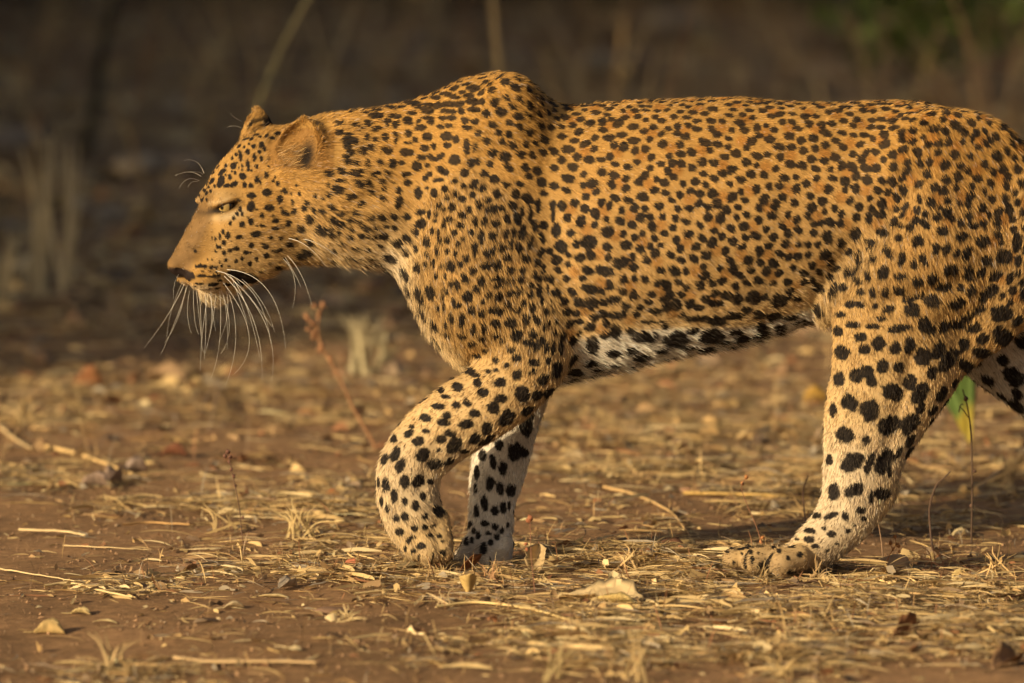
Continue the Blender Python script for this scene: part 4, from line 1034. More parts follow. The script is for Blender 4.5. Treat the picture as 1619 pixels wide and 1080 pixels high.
# soil crumbs and grit
def crumbs(name, n, ylo, yhi, r0, r1, label):
    y = rng.uniform(ylo, yhi, n); x = rng.uniform(-1, 1, n) * (0.9 * (12 + y) / 12)
    z = gh(x, y); r = r0 * (r1 / r0) ** (rng.random(n) ** 2.5)
    o8 = np.array([(1,0,0),(0,1,0),(-1,0,0),(0,-1,0),(0,0,.8),(0,0,-.8)], float)
    V = o8[None] * r[:, None, None] * (1 + 0.3 * rng.standard_normal((n, 6, 1)))
    a = rng.random(n) * 6.28; ca, sa = np.cos(a)[:, None], np.sin(a)[:, None]
    V = np.stack([V[..., 0] * ca - V[..., 1] * sa, V[..., 0] * sa + V[..., 1] * ca, V[..., 2] + 0.2 * V[..., 0]], -1) + np.stack([x, y, z + r * 0.3], 1)[:, None]
    f8 = np.array([(0,1,4),(1,2,4),(2,3,4),(3,0,4),(1,0,5),(2,1,5),(3,2,5),(0,3,5)])
    F = (np.arange(n) * 6)[:, None, None] + f8[None]
    c = np.array([0.26, 0.16, 0.09]) * (1 + 0.25 * rng.standard_normal((n, 1))) 
    g = rng.random(n) < 0.12; c[g] = np.array([0.30, 0.21, 0.13])
    o = mesh_obj(name, V.reshape(-1, 3), F.reshape(-1, 3), wood_m, None, False, np.repeat(c.clip(.03, .6), 6, axis=0)); o['kind'] = 'stuff'; tag(o, label, 'soil')
crumbs('soil_crumbs', 12000, -1.5, 2.5, 0.0010, 0.0042, 'loose crumbs of soil and grit on the bare brown ground')
crumbs('soil_crumbs', 1500, 2.5, 12, 0.006, 0.03, 'clods of dark soil on the shaded ground far behind')
print('ground', round(_t.time() - _t0, 1))
# ================================================================== single things on the ground
def on_ground(X, Y):
    g = PG(X, Y); g = PG(X, Y, float(gh(g[0], g[1]))); return g
def leaf_mesh(L, W, curl=0.3, arch=0.3, tw=0.3, rough=0.06, nu=14, nv=8, seed=0, shape=0.85, thick=0.0006):
    r = np.random.default_rng(seed)
    u = np.linspace(0, 1, nu); v = np.linspace(-1, 1, nv)
    U, Vv = np.meshgrid(u, v, indexing='ij')
    wd = W / 2 * np.sin(np.pi * np.clip(U, 0.015, 0.99) ** shape) ** 0.75 * (1 + rough * r.standard_normal((nu, 1)))
    x = (U - 0.5) * L; y = Vv * wd
    z = curl * W * (Vv ** 2) * (0.5 + U) * (wd / (W / 2)) ** 1.2 + arch * L * (0.25 - (U - 0.5) ** 2) + rough * 0.25 * W * r.standard_normal((nu, nv)) - 0.05 * W * np.exp(-(Vv / .15) ** 2)
    a = tw * (U - 0.5)
    y, z = y * np.cos(a) - z * np.sin(a), y * np.sin(a) + z * np.cos(a)
    top = np.stack([x, y, z], -1).reshape(-1, 3); bot = top - np.array([0, 0, thick])
    i = np.arange(nu * nv).reshape(nu, nv); N_ = nu * nv
    f = np.stack([i[:-1, :-1], i[1:, :-1], i[1:, 1:], i[:-1, 1:]], -1).reshape(-1, 4)
    F = [f, f[:, ::-1] + N_]
    ring = np.concatenate([i[:, 0], i[-1, 1:], i[::-1, -1][1:], i[0, ::-1][1:-1]])
    nx2 = np.roll(ring, -1)
    F.append(np.stack([ring, ring + N_, nx2 + N_, nx2], 1))
    return np.concatenate([top, bot]), np.concatenate(F), (np.abs(Vv).ravel(), U.ravel())
def rot(V, rx, ry, rz):
    from mathutils import Euler
    M_ = np.array(Euler((rx, ry, rz)).to_matrix()); return V @ M_.T
def leaf(X, Y, L, W, color, rz, label, cat='leaf', curl=.3, arch=.3, tw=.3, rx=0, ry=0, lift=0.0, seed=0, rough=.06, stalk=True, name='dry_leaf', group=None, depth=None):
    V, F, (av, uu) = leaf_mesh(L / 1000, W / 1000, curl, arch, tw, rough, seed=seed)
    V = rot(V, rx, ry, rz)
    loc = on_ground(X, Y) if depth is None else P(X, Y, depth)
    V[:, 2] -= V[:, 2].min(); V[:, 2] += lift
    c = np.array(color)[None] * (1 + 0.25 * np.concatenate([vnoise(V[:len(V)//2], 90, seed)] * 2)[:, None])
    veins = 1 - 0.25 * np.exp(-(av / .08) ** 2) - 0.10 * (np.sin((uu - av * .35) * 60) > .6)
    c = c * np.concatenate([veins, veins])[:, None]
    spots_ = np.concatenate([vnoise(V[:len(V)//2], 260, seed + 5)] * 2) > 0.5
    c[spots_] *= 0.6
    if stalk:
        root = empty(name, loc)
        b = mesh_obj('blade', V, F, dry_m, root, True, c.clip(.01, .85))
        sp = V[:8].mean(0); d0 = norm(V[:8].mean(0) - V[24:32].mean(0))
        pts_ = np.array([sp - d0 * .003, sp + d0 * 0.008 + np.array([0, 0, -.001]), sp + d0 * 0.018 + np.array([0, 0, -.003])])
        pts_[:, 2] = np.maximum(pts_[:, 2], 0.001)
        V2, F2 = tube(pts_, .0009, .0006, 5); mesh_obj('stalk', V2, F2, wood_m, root, True, np.tile(np.array(color) * .6, (len(V2), 1)))
        tag(root, label, cat, group); return root
    o = mesh_obj(name, V, F, dry_m, None, True, c.clip(.01, .85)); o.location = loc
    tag(o, label, cat, group); return o
def spline(pts, n=14):
    A = np.array(pts, float); T = np.arange(len(A)).astype(float); tt = np.linspace(0, len(A) - 1, n)
    if len(A) < 3: return A[0] + (A[-1] - A[0]) * np.linspace(0, 1, n)[:, None]
    return np.stack([smooth_interp(tt, T, A[:, j]) for j in range(A.shape[1])], 1)
def stem_obj(pts, r0, r1, color, label, cat, name='dry_stem', group=None, sides=6, parent=None, n=14, wob=0.0):
    C_ = spline(pts, n)
    if wob: C_[1:-1] += wob * rng.standard_normal((n - 2, 3))
    V, F = tube(C_, r0, r1, sides)
    # closed ends
    caps = [np.arange(sides)[::-1], np.arange(len(V) - sides, len(V))]
    c = np.array(color) * (1 + .15 * vnoise(V, 120, 9)[:, None])
    o = mesh_obj(name, V, F, wood_m, parent, True, c.clip(.01, .85))
    if label: tag(o, label, cat, group)
    return o
def lump(name, loc, r, color, label=None, cat='stone', squash=(1, .8, .6), rz=0, parent=None, group=None, rough=.22, seed=0, mat=None, nu=16, nv=10):
    V, F = uv_sphere((0, 0, 0), 1.0, nu, nv)
    V = V * (1 + rough * vnoise(V + seed * 3.1, 1.6, seed)[:, None] + rough * .4 * vnoise(V, 4.5, seed + 1)[:, None]) * r * np.array(squash)
    V = rot(V, 0, 0, rz)
    c = np.array(color) * (1 + .2 * vnoise(V / r, 3, seed)[:, None])
    o = mesh_obj(name, V, F, mat or wood_m, parent, True, c.clip(.01, .85)); o.location = loc
    if label: tag(o, label, cat, group)
    return o

# --- leaves by the front paws and along the foreground
leaf(736, 893, 46, 34, (.34, .15, .07), 1.2, 'small curled red-brown leaf standing between the two front paws', curl=.9, arch=.2, rx=1.15, seed=1, depth=-.11, lift=-.014, stalk=False)
leaf(742, 944, 44, 26, (.62, .44, .17), 1.75, 'small yellow leaf hanging on stubble just below the front paws', curl=.5, arch=.1, ry=1.0, seed=2, stalk=False)
leaf(850, 908, 52, 34, (.52, .38, .20), 1.4, 'upright pale tan leaf right of the planted front paw', curl=.7, arch=.2, ry=-1.1, seed=3)
leaf(950, 952, 132, 105, (.66, .50, .27), -.25, 'largest crumpled cream leaf lying on the soil under the belly', curl=.16, arch=.07, tw=.6, seed=4, rough=.10, rx=.14)
leaf(968, 958, 84, 30, (.70, .52, .20), -.22, 'yellow curled leaf edge lying against the largest cream leaf', curl=.5, arch=.12, seed=5, stalk=False)
leaf(78, 1002, 50, 22, (.62, .45, .2), -.25, 'rolled yellow leaf in the near left corner', curl=.9, arch=.03, tw=.1, seed=6)
leaf(128, 972, 34, 16, (.60, .46, .22), -.4, 'small yellow leaf scrap above the rolled leaf at lower left', curl=.5, seed=7)
leaf(166, 985, 40, 9, (.66, .52, .27), -.35, 'narrow pale blade beside the small yellow leaf scrap at lower left', curl=.2, seed=8, stalk=False)
leaf(1432, 1008, 62, 40, (.28, .13, .06), .9, 'dark red-brown crumpled leaf standing in the straw at lower right', curl=.7, arch=.3, rx=.8, seed=9, rough=.14)
leaf(1352, 1000, 70, 14, (.60, .45, .22), -.5, 'long narrow cream leaf left of the dark crumpled leaf', curl=.3, seed=10)
leaf(1215, 985, 60, 20, (.58, .44, .22), .3, 'cream leaf sliver lying in straw below the hind paw', curl=.4, seed=11)
leaf(1060, 872, 56, 26, (.20, .10, .06), -.2, 'dark brown leaf half buried in straw left of the hind paw', curl=.6, arch=.4, seed=12)
leaf(1520, 925, 46, 15, (.62, .46, .2), .7, 'pale pointed leaf propped up in the straw right of the hind leg', curl=.6, ry=-.5, seed=13)
leaf(1385, 915, 70, 14, (.52, .34, .14), .1, 'long tan leaf lying flat behind the hind heel', curl=.4, seed=14)
leaf(430, 945, 56, 12, (.62, .48, .25), -.2, 'curved pale blade lying on bare soil at lower left centre', curl=.3, arch=.1, seed=15)
leaf(300, 905, 34, 20, (.30, .18, .1), .5, 'small brown leaf on the straw heap under the whiskers', curl=.6, seed=16)
leaf(370, 962, 34, 16, (.60, .47, .28), .2, 'cream leaf chip on soil left of the curved pale blade', curl=.5, seed=17)
leaf(455, 930, 34, 26, (.40, .33, .25), .6, 'grey-brown round leaf at the edge of the left straw heap', curl=.5, seed=18)
leaf(228, 935, 80, 12, (.58, .45, .23), -.12, 'long flat cream grass leaf lying across bare soil at left', curl=.2, arch=.05, seed=19, stalk=False)
leaf(215, 748, 44, 30, (.40, .30, .24), .3, 'greyish curled leaf behind the long straw at left', curl=.8, seed=20)
leaf(150, 770, 56, 30, (.36, .26, .2), -.2, 'grey-brown leaf in the dead leaf heap at left', curl=.7, seed=21)
leaf(180, 764, 40, 26, (.42, .3, .22), .9, 'smaller lighter leaf topping the dead leaf heap at left', curl=.9, arch=.5, seed=22)
leaf(275, 722, 52, 30, (.28, .12, .07), -.1, 'dark red leaf behind the dead leaf heap at left', curl=.6, arch=.4, seed=23)
leaf(525, 790, 30, 20, (.42, .18, .07), .4, 'small orange-brown leaf standing left of the lifted wrist', curl=.7, rx=.6, seed=24)
leaf(140, 610, 60, 40, (.40, .18, .08), .4, 'blurred rust-coloured leaf standing on the ground at far left', curl=.7, rx=.8, seed=25)
leaf(262, 605, 90, 50, (.34, .22, .12), -.5, 'blurred broad tan leaf propped up behind the whiskers', curl=.5, rx=.35, seed=26)
leaf(300, 598, 60, 36, (.32, .22, .12), .5, 'blurred tan leaf leaning right of the broad propped leaf', curl=.5, rx=.4, seed=27)
leaf(1185, 700, 60, 30, (.50, .34, .17), .2, 'blurred tan leaf on the ground behind the belly', curl=.6, seed=28)
leaf(1290, 640, 60, 44, (.60, .36, .08), .5, 'blurred orange-yellow leaf just left of the hind shank', curl=.5, rx=.5, seed=29)
leaf(905, 735, 60, 30, (.50, .38, .22), -.3, 'blurred cream leaf behind the planted front leg', curl=.6, seed=30)
leaf(1210, 790, 90, 12, (.62, .42, .14), .02, 'long yellow blade lying behind the space between the legs', curl=.2, arch=.04, seed=31, stalk=False)
leaf(1590, 1052, 70, 34, (.34, .2, .1), 1.0, 'brown crumpled leaf at the lower right corner', curl=.7, rx=.4, seed=32)

# --- stones
lump('stone', on_ground(560, 899) + [0, 0, .006], .012, (.36, .13, .07), 'small brick-red stone left of the lifted paw', squash=(1.1, .9, .85), seed=1)
lump('stone', on_ground(1416, 901) + [0, 0, .010], .019, (.42, .28, .17), 'pale rounded stone behind the hind heel', squash=(1.2, .9, .85), seed=2)
lump('stone', on_ground(525, 968) + [0, 0, .003], .018, (.18, .11, .07), 'flat dark soil clod on the bare ground at left centre', squash=(1.5, 1, .3), seed=3)
lump('stone', on_ground(1068, 975) + [0, 0, .003], .007, (.50, .38, .25), 'tiny pale pebble right of the largest cream leaf', seed=4)
lump('stone', on_ground(216, 283) + [0, 0, .03], .055, (.34, .27, .19), 'blurred pale stone in the shade behind the muzzle', squash=(1.2, .8, .6), seed=5)
lump('stone', on_ground(292, 280) + [0, 0, .03], .060, (.28, .22, .16), 'blurred greyer stone right of the pale one in the shade', squash=(1.5, .8, .5), seed=6)
lump('stone', on_ground(22, 250) + [0, 0, .04], .070, (.26, .21, .16), 'blurred grey stone in the shade at the left edge', squash=(1.3, .9, .6), seed=7)
lump('stone', on_ground(1090, 780) + [0, 0, .004], .014, (.30, .17, .10), 'brown clod on the ground behind the belly', squash=(1.3, .9, .5), seed=8)
lump('stone', on_ground(1065, 60) + [0, 0, .04], .085, (.24, .19, .13), 'large blurred pale stone in the shade above the back', squash=(1.3, .9, .6), seed=9)
lump('stone', on_ground(960, 120) + [0, 0, .03], .060, (.22, .19, .14), 'blurred grey-green stone in the shade above the shoulder', squash=(1.3, .9, .6), seed=10)

# --- seed-head weeds
def seed_plant(path, base, heads, col, hcol, r, hr, label, cat='plant', name='seed_plant', d=None, side_=()):
    """path: photo points from the foot upwards; base: its ground point"""
    root = empty(name, base)
    y0 = base[1]
    pts_ = [np.array([0, 0, -.01])] + [P(X, Y, y0) - base for X, Y in path]
    stem_obj(pts_, r, r * .6, col, None, None, name='stem', parent=root, n=22)
    for k, pth in enumerate(side_):
        stem_obj([P(X, Y, y0) - base for X, Y in pth], r * .6, r * .4, col, None, None, name='branch', parent=root, n=8)
    for k, (X, Y, s) in enumerate(heads):
        lump('seed_head', P(X, Y, y0 + .004 * math.sin(k * 2.3)) - base, hr * s, hcol, squash=(1, 1, 1.15), parent=root, rough=.5, seed=k, nu=10, nv=7)
    tag(root, label, cat); return root
seed_plant([(590, 700), (572, 668), (556, 640), (541, 605), (527, 580), (510, 550), (502, 520), (508, 488)], on_ground(596, 712),
           [(497, 484, 1), (511, 482, 1.1), (505, 493, .9), (484, 499, 1.2), (488, 505, .9), (495, 511, 1.1), (499, 516, 1), (487, 520, 1), (497, 526, 1.1), (502, 531, 1.0), (495, 534, .9), (508, 547, 1.2), (506, 553, 1.0), (523, 566, .9), (528, 590, .7), (503, 500, .8)],
           (.30, .16, .08), (.28, .14, .07), .0034, .0040, 'orange-brown seed weed standing below the throat of the leopard', side_=[[(502, 520), (492, 510), (484, 499)], [(505, 540), (497, 530), (488, 521)], [(527, 580), (525, 572), (523, 566)]])
seed_plant([(383, 848), (378, 800), (370, 760), (360, 716)], on_ground(386, 862), [(360, 714, 1), (356, 721, .8), (364, 722, .8), (362, 730, .7), (366, 742, .8), (370, 753, .8), (372, 768, .7), (384, 818, .7)], (.12, .07, .05), (.14, .07, .05), .0010, .0035,
           'thin dark seed stem rising from the left straw heap')
seed_plant([(845, 930), (840, 880), (838, 822)], on_ground(846, 944), [(838, 819, 1.2), (835, 823, .8), (832, 860, .8), (833, 868, .8)], (.26, .13, .08), (.30, .12, .06), .0009, .0035,
           'thin stem with a red bud just right of the planted front paw')
seed_plant([(1400, 895), (1408, 875), (1416, 862), (1415, 846)], on_ground(1398, 905), [(1408, 858, 1), (1420, 862, 1), (1415, 848, .9), (1422, 872, .8), (1412, 868, .8)], (.40, .17, .07), (.40, .18, .07), .0010, .0030,
           'little orange-budded twig beside the pale rounded stone', side_=[[(1412, 868), (1408, 862), (1406, 856)]])
seed_plant([(1205, 862), (1195, 830), (1182, 800), (1172, 770), (1180, 755)], on_ground(1208, 878), [(1180, 754, 1), (1174, 764, .8), (1206, 850, 1), (1203, 856, 1)], (.28, .14, .08), (.40, .18, .07), .0009, .003,
           'thin reddish sprig leaning left behind the hind paw')
seed_plant([(1000, 812), (880, 806)][:1] + [(1394, 870), (1391, 840), (1387, 822)], on_ground(1396, 895), [], (.25, .16, .1), (.3, .1, .1), .0012, .003, 'plain brown stick standing behind the hind heel') if False else None
stem_obj([on_ground(1396, 892), P(1394, 860, .08), P(1388, 822, .08)], .0012, .0008, (.28, .18, .11), 'plain brown stick standing upright behind the hind heel', 'stick', name='stick')
seed_plant([(1536, 850), (1537, 780), (1536, 700), (1531, 650), (1522, 616)], on_ground(1536, 862), [(1527, 630, .8), (1536, 800, .6), (1541, 745, .6)], (.10, .065, .045), (.12, .07, .05), .0017, .0045,
           'tall thin dark weed stem in front of the green palm shoot', side_=[[(1531, 660), (1524, 650), (1516, 642)], [(1516, 652), (1519, 640), (1524, 640)]])
stem_obj([on_ground(1476, 880), P(1471, 838, .25), P(1470, 800, .25), P(1480, 768, .25), P(1490, 758, .25), P(1503, 745, .25)], .0020, .0012, (.11, .07, .05), 'crooked dark twig standing left of the tall thin weed stem', 'twig', name='twig')
stem_obj([on_ground(1275, 850), P(1271, 800, .4), P(1270, 775, .4), P(1278, 752, .4)], .0014, .0010, (.14, .08, .06), 'short dark curved twig just left of the hind shank', 'twig', name='twig')

# --- green palm shoot behind the hind leg
pbase = on_ground(1532, 700)
palm = empty('palm_shoot', pbase)
gm = principled('green_leaf', rough=0.5, attr='tint', spec=0.35)
for k, (X, Y, wd) in enumerate(((1488, 628, 9), (1492, 606, 9), (1499, 590, 9), (1508, 580, 9), (1518, 575, 9), (1528, 572, 9), (1537, 578, 9), (1541, 592, 8), (1482, 642, 7))):
    tip = P(X, Y - 30, pbase[1] + .03 * math.sin(k)) - pbase
    s_ = np.linspace(0, 1, 9)[:, None]; c = tip * s_ + np.array([0, 0, .012]) * np.sin(np.pi * s_)
    a = norm(np.cross(tip, [0, 1, 0]))
    w_ = (wd / 1000) * np.sin(np.pi * (0.12 + 0.83 * s_)) ** .8
    m_ = c + np.array([0, .003, 0])
    V = np.concatenate([c - a * w_, m_, c + a * w_]); i = np.arange(8)
    F = np.concatenate([np.stack([i, i + 1, i + 10, i + 9], 1), np.stack([i + 9, i + 10, i + 19, i + 18], 1)])
    sc_ = np.concatenate([s_, s_, s_])
    col = np.where(sc_ < .28, np.array([.38, .30, .05]), np.array([.10, .16, .040])) * (1 + .12 * math.sin(k * 2.1))
    mesh_obj('leaf_blade', V, F, gm, palm, True, col)
tag(palm, 'green fan of a young palm with yellow base seen behind the hind legs', 'palm shoot')

# --- pale dry grass tufts and stalks, out of focus behind
def tuft(X, Y, n, H, spread, color, label, cat='grass tuft', lean=0.0, w=.003, name='grass_tuft', heads=0, seed=0):
    r = np.random.default_rng(seed); base = on_ground(X, Y); root = empty(name, base)
    for k in range(n):
        a = r.normal(lean, spread); h = H * r.uniform(.55, 1.05); ay = r.normal(0, spread)
        tip = np.array([math.sin(a) * h, math.sin(ay) * h, math.cos(a) * h * .96])
        mid = tip * .5 + np.array([0, 0, .12 * h]) ; s0 = np.array([r.normal(0, .02), r.normal(0, .02), -.005])
        C_ = spline([s0, mid, tip + np.array([math.sin(a), 0, -.4]) * h * .12], 9)
        aa = norm(np.cross(norm(tip), [r.normal(0, .4), 1, 0])); ww = w * np.linspace(1, .25, 9)[:, None]
        V = np.concatenate([C_ - aa * ww, C_ + aa * ww]); i = np.arange(8)
        F = np.stack([i, i + 1, i + 10, i + 9], 1)
        mesh_obj('blade', V, F, dry_m, root, True, np.tile(np.array(color) * r.uniform(.7, 1.2), (18, 1)).clip(.01, .85))
    tag(root, label, cat); return root
tuft(70, 470, 11, .36, .12, (.68, .56, .33), 'tall thin dry grass tuft standing in shade at far left', seed=1, w=.0042)
tuft(8, 480, 8, .18, .18, (.66, .54, .32), 'low dry grass tuft at the left edge of the shaded ground', seed=2, w=.004)
tuft(112, 450, 6, .36, .07, (.66, .54, .32), 'narrow dry grass tuft right of the tall one in the shade', seed=3, w=.0042)
tuft(190, 520, 8, .10, .5, (.30, .23, .14), 'low sprawling dry tuft in the shade behind the whiskers', seed=4)
tuft(572, 592, 18, .135, .22, (.50, .42, .25), 'pale blurred grass tuft standing behind the throat', seed=5, w=.004)
tuft(612, 588, 12, .085, .25, (.46, .38, .22), 'shorter pale tuft right of the blurred one behind the throat', seed=6, w=.004)
tuft(40, 672, 26, .06, .8, (.46, .33, .16), 'heap of bent dry grass at the left edge in the light', seed=7, w=.003)
tuft(940, 330, 7, .5, .14, (.42, .31, .16), 'faint dry stems in the shade just behind the shoulder hump', seed=8)
tuft(940, 150, 4, .22, .06, (.28, .21, .12), 'short faint upright stem cluster above the middle back', seed=9)
tuft(1080, 330, 6, .5, .16, (.40, .29, .15), 'faint stem cluster in the shade above the back', seed=10)
tuft(1400, 330, 12, .55, .45, (.60, .40, .20), 'tangle of brown stems in the shade above the rump', seed=11)
tuft(1560, 330, 14, .55, .40, (.64, .40, .18), 'tangle of rusty stems at the right edge above the rump', seed=12, w=.004)
tuft(1000, 700, 8, .05, .7, (.42, .28, .14), 'low dry tuft on the lit ground behind the belly', seed=13)
tuft(1590, 770, 8, .09, .6, (.44, .30, .14), 'dry tuft leaning on the lit ground at the right edge', seed=14)
tuft(700, 960, 7, .035, .5, (.60, .45, .24), 'tiny pale grass tuft under the lifted paw', seed=15, w=.0016)
tuft(548, 985, 12, .030, .8, (.60, .46, .24), 'tiny star-shaped straw tuft on bare soil left of centre', seed=16, w=.0016)
tuft(880, 1075, 8, .085, .35, (.50, .38, .18), 'blurred pale stubble tuft at the bottom centre', seed=17, w=.0022)
tuft(1010, 1078, 6, .085, .4, (.50, .36, .17), 'blurred stubble tuft right of bottom centre', seed=18, w=.0022)
tuft(1240, 1070, 9, .06, .5, (.52, .38, .18), 'blurred dry tuft at the bottom below the hind paw', seed=19, w=.002)
tuft(175, 1060, 7, .07, .4, (.50, .36, .18), 'blurred dry tuft at the bottom left', seed=20, w=.0022)
tuft(470, 850, 18, .075, .75, (.56, .42, .2), 'upright spray of pale straw on the left straw heap', seed=21, w=.002)
tuft(350, 840, 10, .06, .8, (.52, .38, .18), 'smaller straw spray at the left end of the heap', seed=22, w=.0018)
tuft(1000, 900, 12, .045, .7, (.54, .38, .18), 'straw spray standing between the front paw and hind paw', seed=23, w=.0018)
tuft(1330, 940, 14, .05, .7, (.56, .42, .2), 'straw spray in front of the hind heel', seed=24, w=.0018)
tuft(1575, 910, 12, .06, .6, (.58, .40, .18), 'straw spray at the right edge beside the shadow', seed=25, w=.002)
tuft(1480, 900, 8, .05, .5, (.40, .2, .1), 'reddish stubble spray right of the pale rounded stone', seed=26, w=.0014)

tuft(1205, 925, 10, .05, .5, (.54, .40, .2), 'thin straw spray standing in front of the hind toes', seed=27, w=.0014)
tuft(775, 925, 12, .045, .35, (.48, .28, .14), 'reddish stubble standing in front of the planted front paw', seed=28, w=.0011)
tuft(700, 915, 9, .038, .4, (.58, .42, .2), 'pale stubble standing in front of the lifted paw toes', seed=29, w=.0013)
tuft(1290, 920, 8, .04, .5, (.5, .34, .17), 'short straw spray under the hind heel', seed=30, w=.0013)
def stalk(pts, y, r, col, label, cat='stalk', name='grass_stalk'):
    b = on_ground(*pts[0])
    stem_obj([b - [0, 0, .01]] + [P(X, Y, y if y is not None else b[1]) for X, Y in pts[1:]], r, r * .6, col, label, cat, name=name)
stalk([(352, 470), (362, 380), (382, 260), (405, 175), (430, 110), (458, 50), (500, -25)], None, .0060, (.46, .40, .19), 'thick olive grass stalk leaning right above the ears')
stalk([(132, 250), (150, 170), (160, 90), (190, -30)], None, .016, (.05, .045, .03), 'dark leaning sapling stem in the shade at upper left', 'sapling', 'sapling')
stalk([(815, 420), (803, 260), (790, 115), (783, 50), (776, -30)], None, .010, (.50, .37, .18), 'tan upright grass stalk above the shoulder hump')
stalk([(470, 80), (560, 30), (640, 10), (720, -5)], None, .004, (.28, .23, .12), 'thin arching grass stalk at top left of centre')
stalk([(740, 90), (710, 40), (690, 10), (670, -20)], None, .005, (.26, .20, .11), 'thin grass stalk leaning left at the top centre')
stalk([(1590, 330), (1575, 215), (1560, 140), (1530, 60), (1500, -20)], None, .006, (.40, .25, .13), 'rusty stalk leaning left above the rump')
stalk([(1500, 150), (1440, 110), (1380, 70)], None, .005, (.34, .22, .12), 'short rusty stalk leaning far left above the rump')
stalk([(1000, 200), (960, 150), (1060, 130)], None, .004, (.24, .17, .1), 'fallen brown stalk lying in shade behind the back')
def straw(pts, r, col, label, cat='straw', name='long_straw', lift=.006):
    stem_obj([on_ground(X, Y) + [0, 0, lift] for X, Y in pts], r, r * .6, col, label, cat, name=name, wob=.0003)
straw([(60, 708), (120, 722), (165, 738), (215, 757)], .0042, (.58, .40, .18), 'thick yellow straw lying at an angle on the ground at left')
straw([(185, 756), (205, 738), (235, 715)], .0030, (.34, .22, .12), 'brown twig crossing the end of the thick yellow straw', name='twig', lift=.010)
straw([(0, 680), (25, 700), (50, 715)], .004, (.52, .38, .2), 'short pale straw at the left edge')
straw([(30, 843), (100, 846), (135, 852)], .0022, (.66, .50, .27), 'thin bright straw lying on bare soil at left')
straw([(100, 868), (180, 872), (235, 875)], .0012, (.60, .45, .24), 'hair-thin straw below the thin bright straw at left')
straw([(0, 905), (60, 915), (120, 925)], .0015, (.60, .45, .24), 'thin straw at the left edge of the bare soil')
straw([(70, 932), (115, 928), (160, 940), (210, 950)], .0024, (.62, .47, .24), 'wavy cream straw across the bare soil at lower left')
straw([(275, 1046), (330, 1052), (430, 1052), (500, 1054)], .0030, (.46, .32, .17), 'blurred long straw lying at the bottom left of centre')
straw([(195, 835), (240, 832), (300, 835)], .0022, (.48, .29, .12), 'orange-brown straw lying under the whisker tips')
straw([(560, 945), (650, 935), (760, 925)], .0020, (.60, .45, .22), 'long pale straw running under the lifted paw')
straw([(690, 965), (760, 958), (850, 972), (905, 988)], .0024, (.64, .48, .22), 'pale yellow straw with a bend left of the cream leaf')
straw([(1230, 935), (1290, 925), (1330, 915)], .0022, (.24, .13, .07), 'dark reddish twig lying just under the hind heel', name='twig')
straw([(955, 775), (1010, 790), (1060, 815), (1085, 845)], .0030, (.50, .33, .15), 'curved tan stalk lying behind the belly')
straw([(1080, 785), (1200, 788), (1300, 795)], .0034, (.60, .40, .14), 'yellow straw lying behind the space left of the hind shank')
straw([(1545, 780), (1580, 750), (1600, 728)], .0040, (.50, .32, .15), 'leaning tan stalk at the right edge behind the palm stem')
straw([(320, 655), (345, 625), (330, 700)], .0022, (.40, .28, .17), 'bent thin twig on the lit ground below the whiskers', name='twig', lift=.02)
straw([(595, 548), (620, 540), (648, 534)], .0060, (.55, .42, .24), 'broken pale stalk lying behind the chest')
straw([(1145, 945), (1165, 905), (1185, 890)], .0018, (.60, .44, .22), 'pale straw propped before the hind toes', lift=.004)

# --- green leafy bush, blurred, above the rump; dark thicket behind; the trees whose shade falls over the background
def foliage(name, n, R, leaf_l, leaf_w, col, seed, parent=None, hollow=.35, mat=None):
    r = np.random.default_rng(seed)
    d = norm(r.standard_normal((n, 3))); rad = (hollow + (1 - hollow) * r.random(n) ** .6)
    p = d * rad[:, None] * (1 + .28 * vnoise(d, 2.2, seed)[:, None]) * np.array(R)
    keep_ = vnoise(p, 2.6 / max(R), seed + 3) > -.42
    p = p[keep_]; n = len(p)
    V, F, k = strips(p, r.random(n) * 6.28, leaf_l * (.6 + .8 * r.random(n)), leaf_w * (.6 + .8 * r.random(n)), r.standard_normal(n) * .5, r.standard_normal(n) * .7, r.standard_normal(n), 2, taper=.2)
    c = np.array(col)[None] * (1 + .35 * r.standard_normal((n, 1))).clip(.4, 2)
    return mesh_obj(name, V, F, mat or gm, parent, True, np.repeat(c, k, axis=0).clip(.005, .8))
def bush(X, Y, R, col, label, seed, n=2500, ll=.05, lw=.022, name='bush', cat='bush', loc=None, group=None, hz=None, trunks=4):
    base = on_ground(X, Y) if loc is None else np.array(loc, float)
    root = empty(name, base)
    f = foliage('foliage', n, R, ll, lw, col, seed, root); f['kind'] = 'stuff'; f.location = (0, 0, hz if hz is not None else R[2] * .8)
    r = np.random.default_rng(seed)
    for k in range(trunks):
        a = r.random() * 6.28; e = np.array([math.cos(a) * R[0] * .6, math.sin(a) * R[1] * .6, R[2] * r.uniform(.9, 1.4)])
        stem_obj([np.array([0.02 * math.cos(a), .02 * math.sin(a), -.02]), e * [.4, .4, .5], e], .012 * R[2] + .004, .003, (.10, .07, .05), None, None, name='branch', parent=root, n=7, sides=5)
    tag(root, label, cat, group); return root
bush(1465, 185, (.34, .25, .22), (.13, .17, .03), 'blurred green leafy shrub in the background above the rump', 31, n=900, ll=.06, lw=.03, name='green_shrub', cat='shrub', hz=.36)
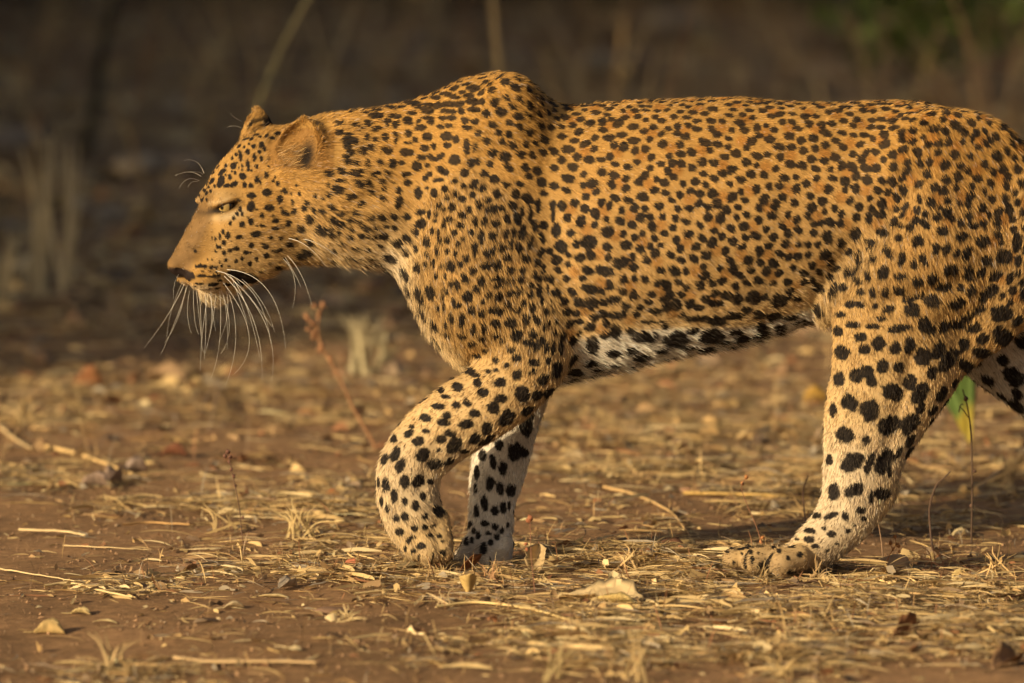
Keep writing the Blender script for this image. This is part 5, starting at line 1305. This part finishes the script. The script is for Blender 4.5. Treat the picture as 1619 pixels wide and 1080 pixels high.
bush(1290, 40, (.5, .4, .5), (.05, .055, .018), 'dark shrub at the top edge left of the green shrub', 32, n=1600, name='dark_shrub', cat='shrub', hz=.5)
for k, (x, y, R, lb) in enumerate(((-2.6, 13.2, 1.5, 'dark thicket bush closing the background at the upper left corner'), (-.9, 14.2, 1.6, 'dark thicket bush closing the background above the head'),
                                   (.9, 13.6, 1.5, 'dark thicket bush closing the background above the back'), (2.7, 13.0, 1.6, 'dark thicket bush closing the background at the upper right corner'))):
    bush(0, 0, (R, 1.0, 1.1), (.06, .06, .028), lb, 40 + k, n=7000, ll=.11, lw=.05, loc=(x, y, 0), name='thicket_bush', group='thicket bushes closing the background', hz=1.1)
tree_src = None
for k, (x, y, s_) in enumerate(((-4.5, 1.1, 1.0), (-5.0, 3.3, 1.1), (-4.6, 5.6, 1.15), (-5.2, 7.8, 1.2), (-4.8, 10.4, 1.2), (-6.3, 0.2, 1.05), (-7.4, 3.2, 1.3), (-7.6, 6.6, 1.4), (-5.4, 13.0, 1.4))):
    if tree_src is None:
        tree_src = bush(0, 0, (1.25, 1.35, 1.9), (.05, .07, .02), 'dense leafy bush tree out of view to the left', 60, n=5600, ll=.13, lw=.07, loc=(x, y, 0), name='bush_tree', cat='tree', group='bush trees left of the view', hz=1.75)
        for c_ in tree_src.children:
            if c_.name.startswith('foliage'): c_.name = 'crown'
            else: c_.name = 'trunk'
        o = tree_src
    else:
        o = tree_src.copy(); COL.objects.link(o)
        for ch in list(tree_src.children):
            c2 = ch.copy(); COL.objects.link(c2); c2.parent = o
    o['label'] = 'leafy bush tree left of the view, ' + ('nearest the leopard in the front row', 'second along the front row', 'third along the front row', 'fourth along the front row',
        'fifth along the front row', 'nearest the camera in the back row', 'middle one of the back row', 'farthest one of the back row', 'farthest of all behind the front row')[k]
    o.location = (x, y, 0); o.rotation_euler = (0, 0, k * 1.7); o.scale = (s_, s_, s_)
print('all done', round(_t.time() - _t0, 1), 'tris', sum(len(m.loop_triangles) if m.loop_triangles else len(m.polygons) for m in bpy.data.meshes))
